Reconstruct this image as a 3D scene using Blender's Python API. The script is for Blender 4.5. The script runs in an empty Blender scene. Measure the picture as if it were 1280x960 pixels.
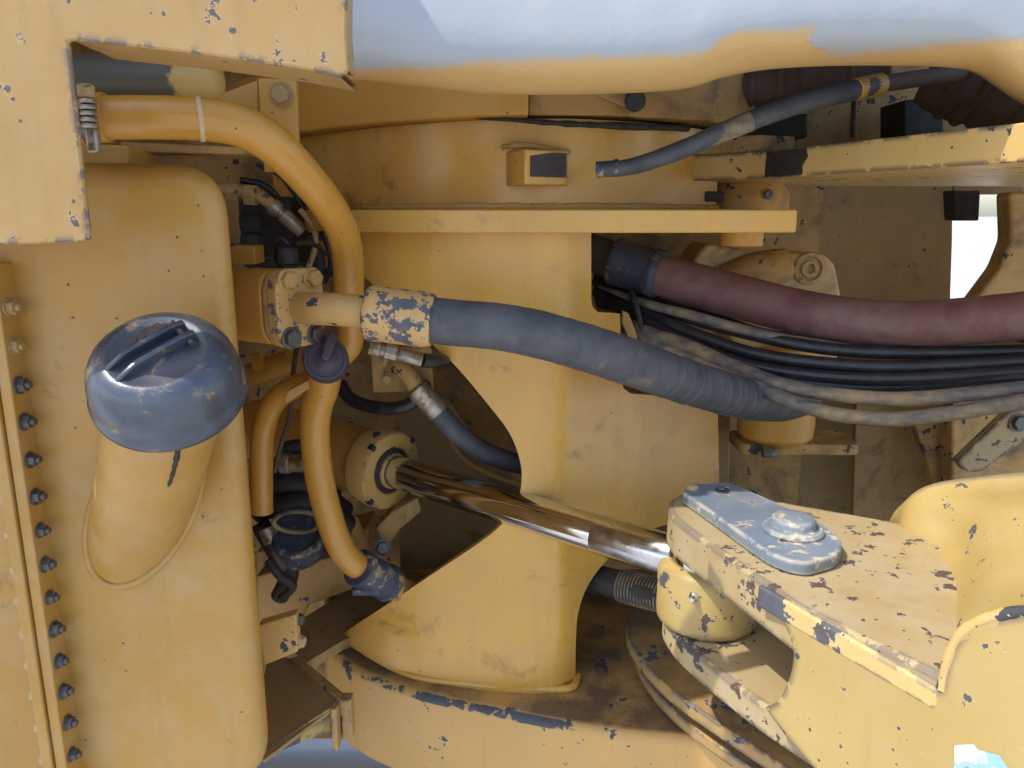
import bpy, bmesh, math, random
from mathutils import Vector, Matrix
random.seed(7)
V = Vector
S = bpy.context.scene
COL = S.collection
# ------------------------------------------------------------------ camera
F, CX, CY, PITCH = 960.0, 640.0, 480.0, math.radians(12.5)
CAM = V((0, 0, 1.5))
cd = bpy.data.cameras.new('camera'); cam = bpy.data.objects.new('camera', cd); COL.objects.link(cam)
cd.sensor_width = 36.0; cd.lens = 36.0 * F / 1280.0; cd.clip_start = 0.02; cd.clip_end = 2000
cam.location = CAM; cam.rotation_euler = (math.radians(90) - PITCH, 0, 0)
S.camera = cam
# ------------------------------------------------------------------ light
SUN = V((0.62, 0.25, -1.0)).normalized()
EL = math.asin(-SUN.z)
w = bpy.data.worlds.new('World'); S.world = w; w.use_nodes = True
nt = w.node_tree; bg = nt.nodes['Background']; sky = nt.nodes.new('ShaderNodeTexSky')
sky.sky_type = 'NISHITA'; sky.sun_disc = False; sky.sun_elevation = EL
sky.sun_rotation = math.atan2(-SUN.x, -SUN.y)
sky.air_density = 1.0; sky.dust_density = 1.5; sky.ozone_density = 1.0
bg.inputs[1].default_value = 0.15
nt.links.new(sky.outputs[0], bg.inputs[0])
sl = bpy.data.lights.new('sun', 'SUN'); sl.energy = 2.0; sl.angle = math.radians(0.5); sl.color = (1, 0.95, 0.86)
so = bpy.data.objects.new('sun', sl); COL.objects.link(so)
so.rotation_euler = SUN.to_track_quat('-Z', 'Y').to_euler(); so.location = (-3, -2, 6)
vs = S.view_settings; vs.view_transform = 'Standard'; vs.look = 'None'; vs.gamma = 1.0; vs.exposure = 0.97
vs.use_curve_mapping = False
S.cycles.max_bounces = 7; S.cycles.diffuse_bounces = 4; S.cycles.glossy_bounces = 3

# ------------------------------------------------------------------ pixel -> place helpers
cp, sp = math.cos(PITCH), math.sin(PITCH)
def ray(px, py):
    a, b = px - CX, py - CY
    return V((a, F * cp - b * sp, -(b * cp + F * sp)))
def P(px, py, Y):                     # point of that pixel's ray on the plane y = Y
    d = ray(px, py); return CAM + d * (Y / d.y)
def PZ(px, py, z):                    # ... on the level z
    d = ray(px, py); return CAM + d * ((z - CAM.z) / d.z)
def pxm(px, py, Y):                   # metres per pixel there
    d = ray(px, py); return Y / d.y

# ------------------------------------------------------------------ material helpers
class N:
    def __init__(s, name):
        s.m = bpy.data.materials.new(name); s.m.use_nodes = True; s.t = s.m.node_tree
        s.b = s.t.nodes['Principled BSDF']; s.o = s.t.nodes['Material Output']
        tc = s.t.nodes.new('ShaderNodeTexCoord'); s.co = tc.outputs['Object']
    def n(s, typ, **kw):
        x = s.t.nodes.new(typ)
        for k, v in kw.items(): setattr(x, k, v)
        return x
    def set(s, inp, v):
        if hasattr(v, 'links') or isinstance(v, bpy.types.NodeSocket): s.t.links.new(v, inp)
        elif isinstance(v, (tuple, list)) and len(v) == 3 and inp.type == 'RGBA': inp.default_value = (*v, 1)
        else: inp.default_value = v
    def math(s, op, a, b=0.0, c=0.0, clamp=False):
        x = s.n('ShaderNodeMath', operation=op, use_clamp=clamp)
        for i, v in enumerate((a, b, c)): s.set(x.inputs[i], v)
        return x.outputs[0]
    def noise(s, scale, detail=3, rough=0.55, co=None, dist=0.0):
        x = s.n('ShaderNodeTexNoise'); s.set(x.inputs['Vector'], co or s.co)
        x.inputs['Scale'].default_value = scale; x.inputs['Detail'].default_value = detail
        x.inputs['Roughness'].default_value = rough; x.inputs['Distortion'].default_value = dist
        return x.outputs['Fac']
    def scaled(s, v, loc=(0, 0, 0)):
        x = s.n('ShaderNodeMapping'); s.set(x.inputs['Vector'], s.co); x.inputs['Scale'].default_value = v
        x.inputs['Location'].default_value = loc
        return x.outputs[0]
    def ramp(s, v, lo, hi, a=0.0, b=1.0):
        x = s.n('ShaderNodeMapRange'); x.clamp = True
        for i, q in enumerate((v, lo, hi, a, b)): s.set(x.inputs[i], q)
        return x.outputs[0]
    def mix(s, f, a, b):
        x = s.n('ShaderNodeMix', data_type='RGBA'); s.set(x.inputs[0], f); s.set(x.inputs[6], a); s.set(x.inputs[7], b)
        return x.outputs[2]
    def edge(s, r):                   # 0 on flats, grows on edges
        bv = s.n('ShaderNodeBevel', samples=3); bv.inputs['Radius'].default_value = r
        g = s.n('ShaderNodeNewGeometry'); d = s.n('ShaderNodeVectorMath', operation='DOT_PRODUCT')
        s.t.links.new(bv.outputs[0], d.inputs[0]); s.t.links.new(g.outputs['Normal'], d.inputs[1])
        return s.math('SUBTRACT', 1.0, d.outputs['Value'])
    def dots(s, scale, rad, keep, loc=(0, 0, 0)):
        x = s.n('ShaderNodeTexVoronoi'); s.set(x.inputs['Vector'], s.scaled((1, 1, 1), loc)); x.inputs['Scale'].default_value = scale
        sep = s.n('ShaderNodeSeparateColor'); s.t.links.new(x.outputs['Color'], sep.inputs[0])
        wob = s.math('MULTIPLY', s.noise(scale * 4, 1), rad * 1.1)
        r = s.math('MULTIPLY', sep.outputs[1], rad)
        m = s.math('LESS_THAN', s.math('ADD', x.outputs['Distance'], wob), s.math('ADD', r, rad * 0.45))
        return s.math('MULTIPLY', m, s.math('GREATER_THAN', sep.outputs[0], 1 - keep))
    def bump(s, h, strength, dist=0.002):
        x = s.n('ShaderNodeBump'); x.inputs['Strength'].default_value = strength; x.inputs['Distance'].default_value = dist
        s.t.links.new(h, x.inputs['Height']); s.t.links.new(x.outputs[0], s.b.inputs['Normal'])
    def fin(s, col, rough=0.5, metal=0.0, spec=0.5, coat=0.0):
        s.set(s.b.inputs['Base Color'], col); s.set(s.b.inputs['Roughness'], rough); s.set(s.b.inputs['Metallic'], metal)
        s.b.inputs['Specular IOR Level'].default_value = spec
        if coat: s.b.inputs['Coat Weight'].default_value = coat; s.b.inputs['Coat Roughness'].default_value = 0.25
        return s.m
YEL = (0.63, 0.325, 0.055)
SLATE = (0.052, 0.048, 0.052)
def paint(name, base=YEL, chip=0.0, edge=0.0, dots=0.25, dust=0.25, grime=0.0, rough=0.42, er=0.006, chipcol=SLATE, dustcol=(0.50, 0.36, 0.19), cs=22, nz=0.0, topg=0.0, coat=0.0):
    k = N(name)
    big = k.noise(3.5, 2); mid = k.noise(17, 4, 0.65)
    c = k.mix(k.ramp(big, 0.3, 0.7), tuple(v * 0.88 for v in base), tuple(min(1, v * 1.07) for v in base))
    c = k.mix(k.math('MULTIPLY', k.ramp(mid, 0.42, 0.75), dust), c, dustcol)
    streak = k.noise(1.0, 3, 0.6, k.scaled((38, 38, 3.0)))
    c = k.mix(k.math('MULTIPLY', k.ramp(streak, 0.55, 0.8), 0.22 + grime * 0.3), c, tuple(v * 0.55 for v in base))
    if grime:
        g = k.noise(9, 6, 0.7, dist=0.6)
        c = k.mix(k.math('MULTIPLY', k.ramp(g, 0.62 - 0.25 * grime, 0.78 - 0.1 * grime), 0.85), c, (0.055, 0.04, 0.028))
    if topg:
        g = k.n('ShaderNodeNewGeometry'); sep = k.n('ShaderNodeSeparateXYZ'); k.t.links.new(g.outputs['Normal'], sep.inputs[0])
        c = k.mix(k.math('MULTIPLY', k.ramp(sep.outputs[2], 0.9, 0.98), k.ramp(k.noise(6, 5, 0.65), 0.50 - 0.2 * topg, 0.66 - 0.2 * topg, 0, 0.9)), c, (0.15, 0.105, 0.068))
    m = None
    if dots:
        m = k.math('MAXIMUM', k.dots(75, 0.15, dots * 0.7), k.dots(26, 0.11, min(1, dots * 1.1), (3, 1, 2)))
    if chip:
        cn = k.noise(cs, 5, 0.64)
        cn2 = k.noise(5, 2)
        thr = k.math('SUBTRACT', cn, k.math('MULTIPLY', k.math('SUBTRACT', 0.6, cn2), 0.35))
        q = k.ramp(thr, 0.635 - 0.13 * chip, 0.645 - 0.13 * chip)
        c = k.mix(k.math('MULTIPLY', k.ramp(thr, 0.617 - 0.13 * chip, 0.627 - 0.13 * chip), 0.28), c, (0.62, 0.50, 0.30))
        m = q if m is None else k.math('MAXIMUM', m, q)
    if edge:
        e = k.edge(er)
        en = k.noise(28, 4, 0.65)
        q = k.math('MULTIPLY', k.ramp(e, 0.003, 0.05), k.ramp(en, 0.60 - 0.20 * edge, 0.66 - 0.20 * edge))
        q = k.ramp(q, 0.28, 0.34)
        m = q if m is None else k.math('MAXIMUM', m, q)
    if nz:
        g = k.n('ShaderNodeNewGeometry'); sep = k.n('ShaderNodeSeparateXYZ'); k.t.links.new(g.outputs['Normal'], sep.inputs[0])
        z = sep.outputs[2]; band = k.math('MULTIPLY', k.ramp(z, 0.12, 0.4), k.ramp(z, 0.985, 0.85))
        q = k.ramp(k.math('MULTIPLY', band, k.ramp(k.noise(9, 7, 0.7), 0.56 - 0.12 * nz, 0.66 - 0.12 * nz)), 0.35, 0.5)
        m = q if m is None else k.math('MAXIMUM', m, q)
    r = k.ramp(mid, 0.3, 0.7, rough - 0.07, rough + 0.14)
    h = k.noise(26, 3, 0.6)
    if m is not None:
        cc = k.mix(k.noise(60, 4), tuple(v * 0.55 for v in chipcol), tuple(v * 1.7 for v in chipcol))
        cc = k.mix(k.ramp(k.noise(38, 3), 0.60, 0.72), cc, (0.115, 0.062, 0.036))
        c = k.mix(m, c, cc)
        r = k.math('ADD', r, k.math('MULTIPLY', m, 0.22))
    k.bump(h, 0.35, 0.0018)
    return k.fin(c, r, 0.0, 0.5, coat)
M = {}
M['yellow'] = paint('yellow_paint', dots=0.12, dust=0.22)
M['tank'] = paint('tank_yellow_paint', (0.475, 0.255, 0.048), dots=0.16, dust=0.45, grime=0.04, rough=0.38, coat=0.12)
M['panel'] = paint('panel_chipped_paint', (0.435, 0.26, 0.085), chip=0.34, edge=0.5, dots=1.0, dust=0.35, er=0.010, cs=36, chipcol=(0.10, 0.085, 0.10))
M['column'] = paint('column_paint', (0.70, 0.385, 0.072), dots=0.16, dust=0.25, grime=0.10, rough=0.25, coat=0.3)
M['cast'] = paint('casting_paint', (0.60, 0.355, 0.11), chip=0.06, dots=0.4, dust=0.35, nz=0.75, topg=0.5, chipcol=(0.066, 0.068, 0.080))
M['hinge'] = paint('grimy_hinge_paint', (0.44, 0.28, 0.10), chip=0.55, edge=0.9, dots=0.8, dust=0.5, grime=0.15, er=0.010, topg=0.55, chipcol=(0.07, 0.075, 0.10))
M['rimwear'] = paint('scraped_rim_paint', (0.62, 0.42, 0.15), chip=1.35, dots=1.0, chipcol=(0.05, 0.05, 0.06), cs=30)
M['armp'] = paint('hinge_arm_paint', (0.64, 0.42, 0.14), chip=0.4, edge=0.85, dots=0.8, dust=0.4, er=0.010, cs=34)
M['pumpc'] = paint('pump_paint', (0.60, 0.41, 0.17), dots=0.5, dust=0.5, grime=0.35)
M['gland'] = paint('gland_paint', (0.60, 0.36, 0.10), chip=0.2, dots=0.5, edge=0.8)
M['ridge'] = paint('scraped_ridge_paint', (0.66, 0.46, 0.17), chip=1.0, dots=0.8, dust=0.4, edge=0.6, cs=13, chipcol=(0.08, 0.083, 0.10))
M['worn'] = paint('worn_sunbleached_paint', (0.455, 0.325, 0.11), chip=0.36, edge=0.9, dots=0.8, dust=0.4, er=0.012, rough=0.46, chipcol=(0.068, 0.064, 0.068), cs=30)
M['wornflat'] = paint('dusty_worn_paint', (0.44, 0.325, 0.155), chip=0.66, dustcol=(0.46, 0.39, 0.27), edge=0.95, dots=1.0, dust=0.7, er=0.012, rough=0.55, chipcol=(0.068, 0.064, 0.068), cs=38)
M['dirty'] = paint('greasy_yellow_paint', (0.52, 0.29, 0.075), chip=0.25, dots=0.4, dust=0.3, grime=0.55, rough=0.5)
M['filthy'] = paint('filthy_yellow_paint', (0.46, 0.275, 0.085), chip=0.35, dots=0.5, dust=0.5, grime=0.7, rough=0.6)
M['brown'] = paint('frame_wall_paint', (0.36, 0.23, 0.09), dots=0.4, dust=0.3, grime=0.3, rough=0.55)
M['pipe'] = paint('pipe_paint', (0.56, 0.27, 0.04), dots=0.10, dust=0.1, rough=0.28, coat=0.2)
M['speck'] = paint('speckled_pipe_paint', (0.56, 0.33, 0.10), chip=0.2, dots=1.0, dust=0.3, rough=0.45)
M['ferrule'] = paint('chipped_ferrule_paint', (0.60, 0.36, 0.12), chip=0.85, dots=1.0, dust=0.2, rough=0.38, chipcol=(0.095, 0.095, 0.11), cs=55)
M['lock'] = paint('primer_grey_paint', (0.165, 0.21, 0.265), chip=0.40, dots=0.5, dust=0.5, edge=0.8, rough=0.5, chipcol=(0.45, 0.42, 0.34), dustcol=(0.33, 0.33, 0.30), cs=40)
def simple(name, c1, c2, scale, rough, metal=0.0, spec=0.5, bump=0.3, c3=None, lo=0.55, hi=0.62, sc3=14):
    k = N(name)
    c = k.mix(k.ramp(k.noise(scale, 5, 0.65), 0.35, 0.68), c1, c2)
    if c3: c = k.mix(k.ramp(k.noise(sc3, 6, 0.68, dist=0.4), lo, hi), c, c3)
    h = k.noise(scale * 5, 4)
    k.bump(h, bump, 0.002)
    return k.fin(c, k.ramp(k.noise(scale * 1.7, 3), 0.3, 0.7, rough - 0.08, rough + 0.1), metal, spec)
M['hose'] = simple('grey_hose_rubber', (0.058, 0.062, 0.072), (0.105, 0.108, 0.117), 24, 0.62, c3=(0.20, 0.17, 0.13), lo=0.62, hi=0.8)
M['black'] = simple('black_rubber', (0.010, 0.011, 0.014), (0.026, 0.028, 0.034), 40, 0.36)
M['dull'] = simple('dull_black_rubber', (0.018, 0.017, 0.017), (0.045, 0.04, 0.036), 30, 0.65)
M['red'] = simple('faded_red_hose', (0.135, 0.052, 0.052), (0.20, 0.095, 0.085), 18, 0.6, c3=(0.20, 0.135, 0.115), lo=0.48, hi=0.72)
def over():
    k = N('oversprayed_hose')
    c = k.mix(k.noise(30, 4), (0.05, 0.056, 0.07), (0.10, 0.108, 0.125))
    f = k.ramp(k.noise(1.0, 5, 0.65, k.scaled((3.5, 22, 30))), 0.40, 0.62)
    f2 = k.ramp(k.noise(70, 5, 0.7), 0.40, 0.60)
    c = k.mix(k.math('MULTIPLY', f, k.math('ADD', 0.6, k.math('MULTIPLY', f2, 0.4))), c, (0.36, 0.26, 0.135))
    k.bump(k.noise(90, 4), 0.3, 0.002); M['over'] = k.fin(c, 0.62)
over()
M['steel'] = simple('dark_bolt_steel', (0.10, 0.095, 0.09), (0.22, 0.21, 0.20), 60, 0.42, 0.8)
M['zinc'] = simple('zinc_fitting', (0.34, 0.30, 0.24), (0.52, 0.48, 0.42), 60, 0.42, 0.7, c3=(0.28, 0.18, 0.08), lo=0.5, hi=0.6, sc3=40)
M['brass'] = simple('painted_fitting', (0.42, 0.26, 0.09), (0.50, 0.33, 0.14), 60, 0.5, 0.0, c3=(0.09, 0.07, 0.06), lo=0.56, hi=0.62, sc3=60)
M['cream'] = simple('cream_bolt_paint', (0.48, 0.35, 0.16), (0.58, 0.46, 0.26), 80, 0.55, c3=(0.25, 0.18, 0.14), lo=0.6, hi=0.64, sc3=70)
M['cap'] = simple('filler_cap_metal', (0.050, 0.062, 0.085), (0.115, 0.130, 0.160), 9, 0.28, 0.4, 0.6, 0.25, c3=(0.40, 0.28, 0.14), lo=0.575, hi=0.66, sc3=26)
M['purple'] = simple('dark_plastic_cap', (0.045, 0.032, 0.050), (0.075, 0.055, 0.072), 30, 0.42)
M['olive'] = simple('weathered_grey_pipe', (0.09, 0.09, 0.07), (0.15, 0.145, 0.115), 14, 0.6)
M['chrome'] = simple('hard_chrome', (0.62, 0.62, 0.63), (0.72, 0.72, 0.73), 8, 0.10, 1.0, bump=0.02)
M['bluish_steel'] = simple('bluish_rod_steel', (0.52, 0.55, 0.60), (0.66, 0.68, 0.72), 30, 0.20, 1.0, bump=0.05)
M['bellows'] = simple('brown_rubber', (0.09, 0.055, 0.04), (0.16, 0.10, 0.075), 16, 0.7)
M['coupling'] = simple('coupling_worn', (0.03, 0.04, 0.065), (0.07, 0.085, 0.12), 20, 0.5, c3=(0.42, 0.30, 0.14), lo=0.55, hi=0.62, sc3=30)
M['weld'] = paint('weld_bead_paint', (0.56, 0.33, 0.10), dots=0.6, dust=0.5, grime=0.15)
M['stop'] = simple('bare_worn_face', (0.035, 0.028, 0.03), (0.075, 0.055, 0.05), 50, 0.6, c3=(0.40, 0.24, 0.08), lo=0.63, hi=0.66, sc3=35)
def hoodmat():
    k = N('hood_two_tone')
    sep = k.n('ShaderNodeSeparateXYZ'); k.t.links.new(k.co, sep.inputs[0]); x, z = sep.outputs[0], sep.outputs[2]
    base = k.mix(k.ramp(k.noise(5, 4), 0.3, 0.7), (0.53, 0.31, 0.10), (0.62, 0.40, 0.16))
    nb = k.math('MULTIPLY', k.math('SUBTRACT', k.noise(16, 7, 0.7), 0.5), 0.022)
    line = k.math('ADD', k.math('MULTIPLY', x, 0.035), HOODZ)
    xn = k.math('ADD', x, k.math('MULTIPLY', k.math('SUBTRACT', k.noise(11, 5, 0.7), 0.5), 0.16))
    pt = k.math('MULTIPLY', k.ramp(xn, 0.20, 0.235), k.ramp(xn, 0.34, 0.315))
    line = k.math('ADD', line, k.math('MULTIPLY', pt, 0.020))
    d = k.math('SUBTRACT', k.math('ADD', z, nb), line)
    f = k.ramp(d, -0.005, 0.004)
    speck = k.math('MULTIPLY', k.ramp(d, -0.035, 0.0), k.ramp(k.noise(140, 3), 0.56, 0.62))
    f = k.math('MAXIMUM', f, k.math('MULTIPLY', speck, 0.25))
    coat = k.mix(k.ramp(k.noise(7, 4), 0.35, 0.7), (0.35, 0.385, 0.41), (0.40, 0.43, 0.45))  # pale bluish tone used above a noisy line, yellow below it
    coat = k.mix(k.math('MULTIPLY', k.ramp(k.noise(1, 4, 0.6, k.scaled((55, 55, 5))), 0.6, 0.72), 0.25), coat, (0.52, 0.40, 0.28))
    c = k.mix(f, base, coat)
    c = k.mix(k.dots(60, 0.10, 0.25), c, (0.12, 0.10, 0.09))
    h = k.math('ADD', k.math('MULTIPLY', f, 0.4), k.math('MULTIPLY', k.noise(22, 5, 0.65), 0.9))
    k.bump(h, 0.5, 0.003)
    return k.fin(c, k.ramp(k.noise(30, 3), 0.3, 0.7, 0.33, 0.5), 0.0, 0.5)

# ------------------------------------------------------------------ object helpers
OFF = {}
def T(name, label, cat, loc, group=None):
    o = bpy.data.objects.new(name, None); COL.objects.link(o); o.location = loc; o.empty_display_size = 0.05
    o['label'] = label; o['category'] = cat
    if group: o['group'] = group
    OFF[o] = V(loc); return o
def O(name, bm, mat, parent=None, bevel=0.0, seg=3, angle=38, smooth=True, solid=0.0, sub=0, label=None, cat=None, group=None, kind=None, recalc=True):
    if recalc: bmesh.ops.recalc_face_normals(bm, faces=bm.faces[:])
    if parent is not None: off = OFF[parent]
    else:
        xs = [v.co for v in bm.verts]; lo = [min(c[i] for c in xs) for i in range(3)]; hi = [max(c[i] for c in xs) for i in range(3)]
        off = V(((lo[0] + hi[0]) / 2, (lo[1] + hi[1]) / 2, lo[2]))
    bmesh.ops.translate(bm, verts=bm.verts[:], vec=-off)
    me = bpy.data.meshes.new(name); bm.to_mesh(me); bm.free()
    if smooth:
        for p in me.polygons: p.use_smooth = True
        me.set_sharp_from_angle(angle=math.radians(angle))
    me.materials.append(M[mat] if isinstance(mat, str) else mat)
    o = bpy.data.objects.new(name, me); COL.objects.link(o)
    if parent is not None: o.parent = parent
    else: o.location = off
    OFF[o] = off if parent is not None else off
    if solid:
        s = o.modifiers.new('thick', 'SOLIDIFY'); s.thickness = solid; s.offset = -1
        s = o.modifiers.new('split', 'EDGE_SPLIT'); s.split_angle = math.radians(50)
    if sub:
        s = o.modifiers.new('sub', 'SUBSURF'); s.levels = sub; s.render_levels = sub
    if bevel:
        b = o.modifiers.new('bevel', 'BEVEL'); b.width = bevel; b.segments = seg; b.limit_method = 'ANGLE'
        b.angle_limit = math.radians(angle); b.harden_normals = False
    for k_, v_ in (('label', label), ('category', cat), ('group', group), ('kind', kind)):
        if v_: o[k_] = v_
    return o
def B(): return bmesh.new()
def frame(ax):
    ax = V(ax).normalized(); h = V((0, 0, 1)) if abs(ax.z) < 0.9 else V((1, 0, 0))
    a = h.cross(ax).normalized(); return a, ax.cross(a).normalized(), ax
def prism2(bm, A, Bp):
    va = [bm.verts.new(p) for p in A]; vb = [bm.verts.new(p) for p in Bp]; n = len(A)
    bm.faces.new(va[::-1]); bm.faces.new(vb)
    for i in range(n): bm.faces.new((va[i], va[(i + 1) % n], vb[(i + 1) % n], vb[i]))
    return bm
def prism(bm, A, vec): return prism2(bm, A, [V(p) + V(vec) for p in A])
def planp(bm, pts, z0, z1): return prism2(bm, [V((x, y, z0)) for x, y in pts], [V((x, y, z1)) for x, y in pts])
def box(bm, o, size, ax=None):
    X, Y, Z = ax or (V((1, 0, 0)), V((0, 1, 0)), V((0, 0, 1))); o = V(o)
    q = lambda a, b, c: o + X * a * size[0] / 2 + Y * b * size[1] / 2 + Z * c * size[2] / 2
    return prism2(bm, [q(-1, -1, -1), q(1, -1, -1), q(1, 1, -1), q(-1, 1, -1)], [q(-1, -1, 1), q(1, -1, 1), q(1, 1, 1), q(-1, 1, 1)])
def cat(pts, n=8):
    pts = [tuple(p) for p in pts]; m = len(pts[0]); out = []
    for i in range(len(pts) - 1):
        p0 = pts[max(0, i - 1)]; p1 = pts[i]; p2 = pts[i + 1]; p3 = pts[min(len(pts) - 1, i + 2)]
        for j in range(n):
            t = j / n
            out.append(tuple(0.5 * (2 * p1[k] + (p2[k] - p0[k]) * t + (2 * p0[k] - 5 * p1[k] + 4 * p2[k] - p3[k]) * t * t + (3 * p1[k] - p0[k] - 3 * p2[k] + p3[k]) * t ** 3) for k in range(m)))
    out.append(pts[-1]); return out
def tube(bm, pts, r, seg=20, n=8, smooth=True, cap=True, wob=0.0):
    """pts: world points, r: radius or list of radii"""
    rr = r if isinstance(r, (list, tuple)) else [r] * len(pts)
    q = [(*p, a) for p, a in zip(pts, rr)]
    if smooth: q = cat(q, n)
    c = [V(a[:3]) for a in q]; R = [a[3] for a in q]
    t = (c[1] - c[0]).normalized(); u, v, _ = frame(t); rings = []
    for i, p in enumerate(c):
        t2 = (c[min(i + 1, len(c) - 1)] - c[max(i - 1, 0)]).normalized()
        rot = t.rotation_difference(t2); u = rot @ u; v = rot @ v; t = t2
        ri = R[i] * (1 + (random.uniform(-wob, wob) if wob else 0))
        rings.append([bm.verts.new(p + (u * math.cos(k * 2 * math.pi / seg) + v * math.sin(k * 2 * math.pi / seg)) * ri) for k in range(seg)])
    for a, b in zip(rings, rings[1:]):
        for k in range(seg): bm.faces.new((a[k], a[(k + 1) % seg], b[(k + 1) % seg], b[k]))
    if cap: bm.faces.new(rings[0][::-1]); bm.faces.new(rings[-1])
    return bm
def lathe(bm, o, ax, prof, seg=40):
    a, b, ax = frame(ax); o = V(o); rings = []
    for r, h in prof:
        if r < 1e-6: rings.append([bm.verts.new(o + ax * h)])
        else: rings.append([bm.verts.new(o + ax * h + (a * math.cos(k * 2 * math.pi / seg) + b * math.sin(k * 2 * math.pi / seg)) * r) for k in range(seg)])
    for x, y in zip(rings, rings[1:]):
        for k in range(seg):
            k2 = (k + 1) % seg
            f = [x[k % len(x)], x[k2 % len(x)], y[k2 % len(y)], y[k % len(y)]]
            f2 = []
            [f2.append(z) for z in f if z not in f2]
            if len(f2) > 2: bm.faces.new(f2)
    if len(rings[0]) > 1: bm.faces.new(rings[0][::-1])
    if len(rings[-1]) > 1: bm.faces.new(rings[-1])
    return bm
def loft(bm, rows):
    g = [[bm.verts.new(p) for p in r] for r in rows]
    for a, b in zip(g, g[1:]):
        for i in range(len(a) - 1): bm.faces.new((a[i], a[i + 1], b[i + 1], b[i]))
    return bm
def plan_hit(d, plan):                # where the ray d meets the upright curved sheet over plan
    best = None; s = 0
    for i in range(len(plan) - 1):
        ax, ay = plan[i]; bx, by = plan[i + 1]; L = math.hypot(bx - ax, by - ay)
        det = (bx - ax) * (-d.y) + (by - ay) * d.x
        if abs(det) > 1e-9:
            u = (-ax * (-d.y) + -ay * d.x) / det
            t = ((ax + u * (bx - ax)) / d.x) if abs(d.x) > abs(d.y) else ((ay + u * (by - ay)) / d.y)
            lo = -9 if i == 0 else 0; hi = 9 if i == len(plan) - 2 else 1
            if t > 0 and lo <= u <= hi and (best is None or t < best[0]): best = (t, s + u * L)
        s += L
    return best[1], CAM.z + d.z * best[0]
def sheet(bm, outline, plan, step=0.012):
    """outline: pixel points on the curved upright sheet over plan"""
    pl = cat(plan, 10); cum = [0]
    for a, b in zip(pl, pl[1:]): cum.append(cum[-1] + math.hypot(b[0] - a[0], b[1] - a[1]))
    q = [plan_hit(ray(*p), pl) for p in outline]
    bm.faces.new([bm.verts.new((s, z, 0)) for s, z in q])
    bmesh.ops.triangulate(bm, faces=bm.faces[:])
    s = cum[0] + step
    while s < cum[-1]:
        bmesh.ops.bisect_plane(bm, geom=bm.verts[:] + bm.edges[:] + bm.faces[:], plane_co=(s, 0, 0), plane_no=(1, 0, 0), dist=1e-5); s += step
    zz = min(v.co.y for v in bm.verts) + .03
    while zz < 1.5:
        bmesh.ops.bisect_plane(bm, geom=bm.verts[:] + bm.edges[:] + bm.faces[:], plane_co=(0, zz, 0), plane_no=(0, 1, 0), dist=1e-5); zz += .03
    for v in bm.verts:
        s, z = v.co.x, v.co.y; i = 0
        while i < len(cum) - 2 and cum[i + 1] < s: i += 1
        u = (s - cum[i]) / max(1e-9, cum[i + 1] - cum[i])
        v.co = V((pl[i][0] + (pl[i + 1][0] - pl[i][0]) * u, pl[i][1] + (pl[i + 1][1] - pl[i][1]) * u, z))
    for f in bm.faces:
        pass
    bmesh.ops.recalc_face_normals(bm, faces=bm.faces[:])
    if sum(f.normal.y * f.calc_area() for f in bm.faces) > 0: bmesh.ops.reverse_faces(bm, faces=bm.faces[:])
    return bm
MESH = {}
def bolt_mesh(kind):
    if kind in MESH: return MESH[kind]
    bm = B(); 
    def hexa(r, h0, h1):
        a = [V((math.cos(i * math.pi / 3) * r, math.sin(i * math.pi / 3) * r, h0)) for i in range(6)]
        b = [V((p.x, p.y, h1 - 0.12)) for p in a]; c = [V((p.x * 0.88, p.y * 0.88, h1)) for p in a]
        prism2(bm, a, b); prism2(bm, b, c)
    lathe(bm, (0, 0, 0), (0, 0, 1), [(1.25, 0), (1.25, 0.18), (1.15, 0.22), (0, 0.22)], 20)
    if kind == 'bolt': hexa(1.0, 0.2, 0.95)
    elif kind == 'nut':
        hexa(1.0, 0.2, 1.05); lathe(bm, (0, 0, 1.0), (0, 0, 1), [(0.55, 0), (0.55, 0.55), (0.45, 0.65), (0, 0.65)], 12)
    elif kind == 'cap':
        lathe(bm, (0, 0, 0.2), (0, 0, 1), [(0.95, 0), (0.98, 0.7), (0.85, 0.85), (0.55, 0.87), (0.5, 0.55), (0, 0.55)], 20)
    bmesh.ops.recalc_face_normals(bm, faces=bm.faces[:])
    me = bpy.data.meshes.new(kind); bm.to_mesh(me); bm.free()
    for p in me.polygons: p.use_smooth = True
    me.set_sharp_from_angle(angle=math.radians(30)); me.materials.append(None)
    MESH[kind] = me; return me
def bolt(name, kind, o, ax, r, mat, parent, spin=0.0, h=1.0):
    ob = bpy.data.objects.new(name, bolt_mesh(kind)); COL.objects.link(ob); ob.parent = parent
    a, b, c = frame(ax); rot = Matrix((a, b, c)).transposed().to_4x4() @ Matrix.Rotation(spin, 4, 'Z')
    ob.matrix_local = Matrix.Translation(V(o) - OFF[parent]) @ rot @ Matrix.Diagonal((r, r, r * h, 1))
    ob.material_slots[0].link = 'OBJECT'; ob.material_slots[0].material = M[mat]
    return ob
def rounded(pts, rads, n=6):          # 2D polygon with rounded corners
    out = []; m = len(pts)
    for i in range(m):
        p0, p1, p2 = V(pts[i - 1]), V(pts[i]), V(pts[(i + 1) % m]); r = rads[i] if isinstance(rads, (list, tuple)) else rads
        if r <= 0: out.append(tuple(p1)); continue
        a = p1 + (p0 - p1).normalized() * r; b = p1 + (p2 - p1).normalized() * r
        for j in range(n + 1):
            t = j / n; out.append(tuple(a * (1 - t) ** 2 + p1 * 2 * t * (1 - t) + b * t * t))
    return out

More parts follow.
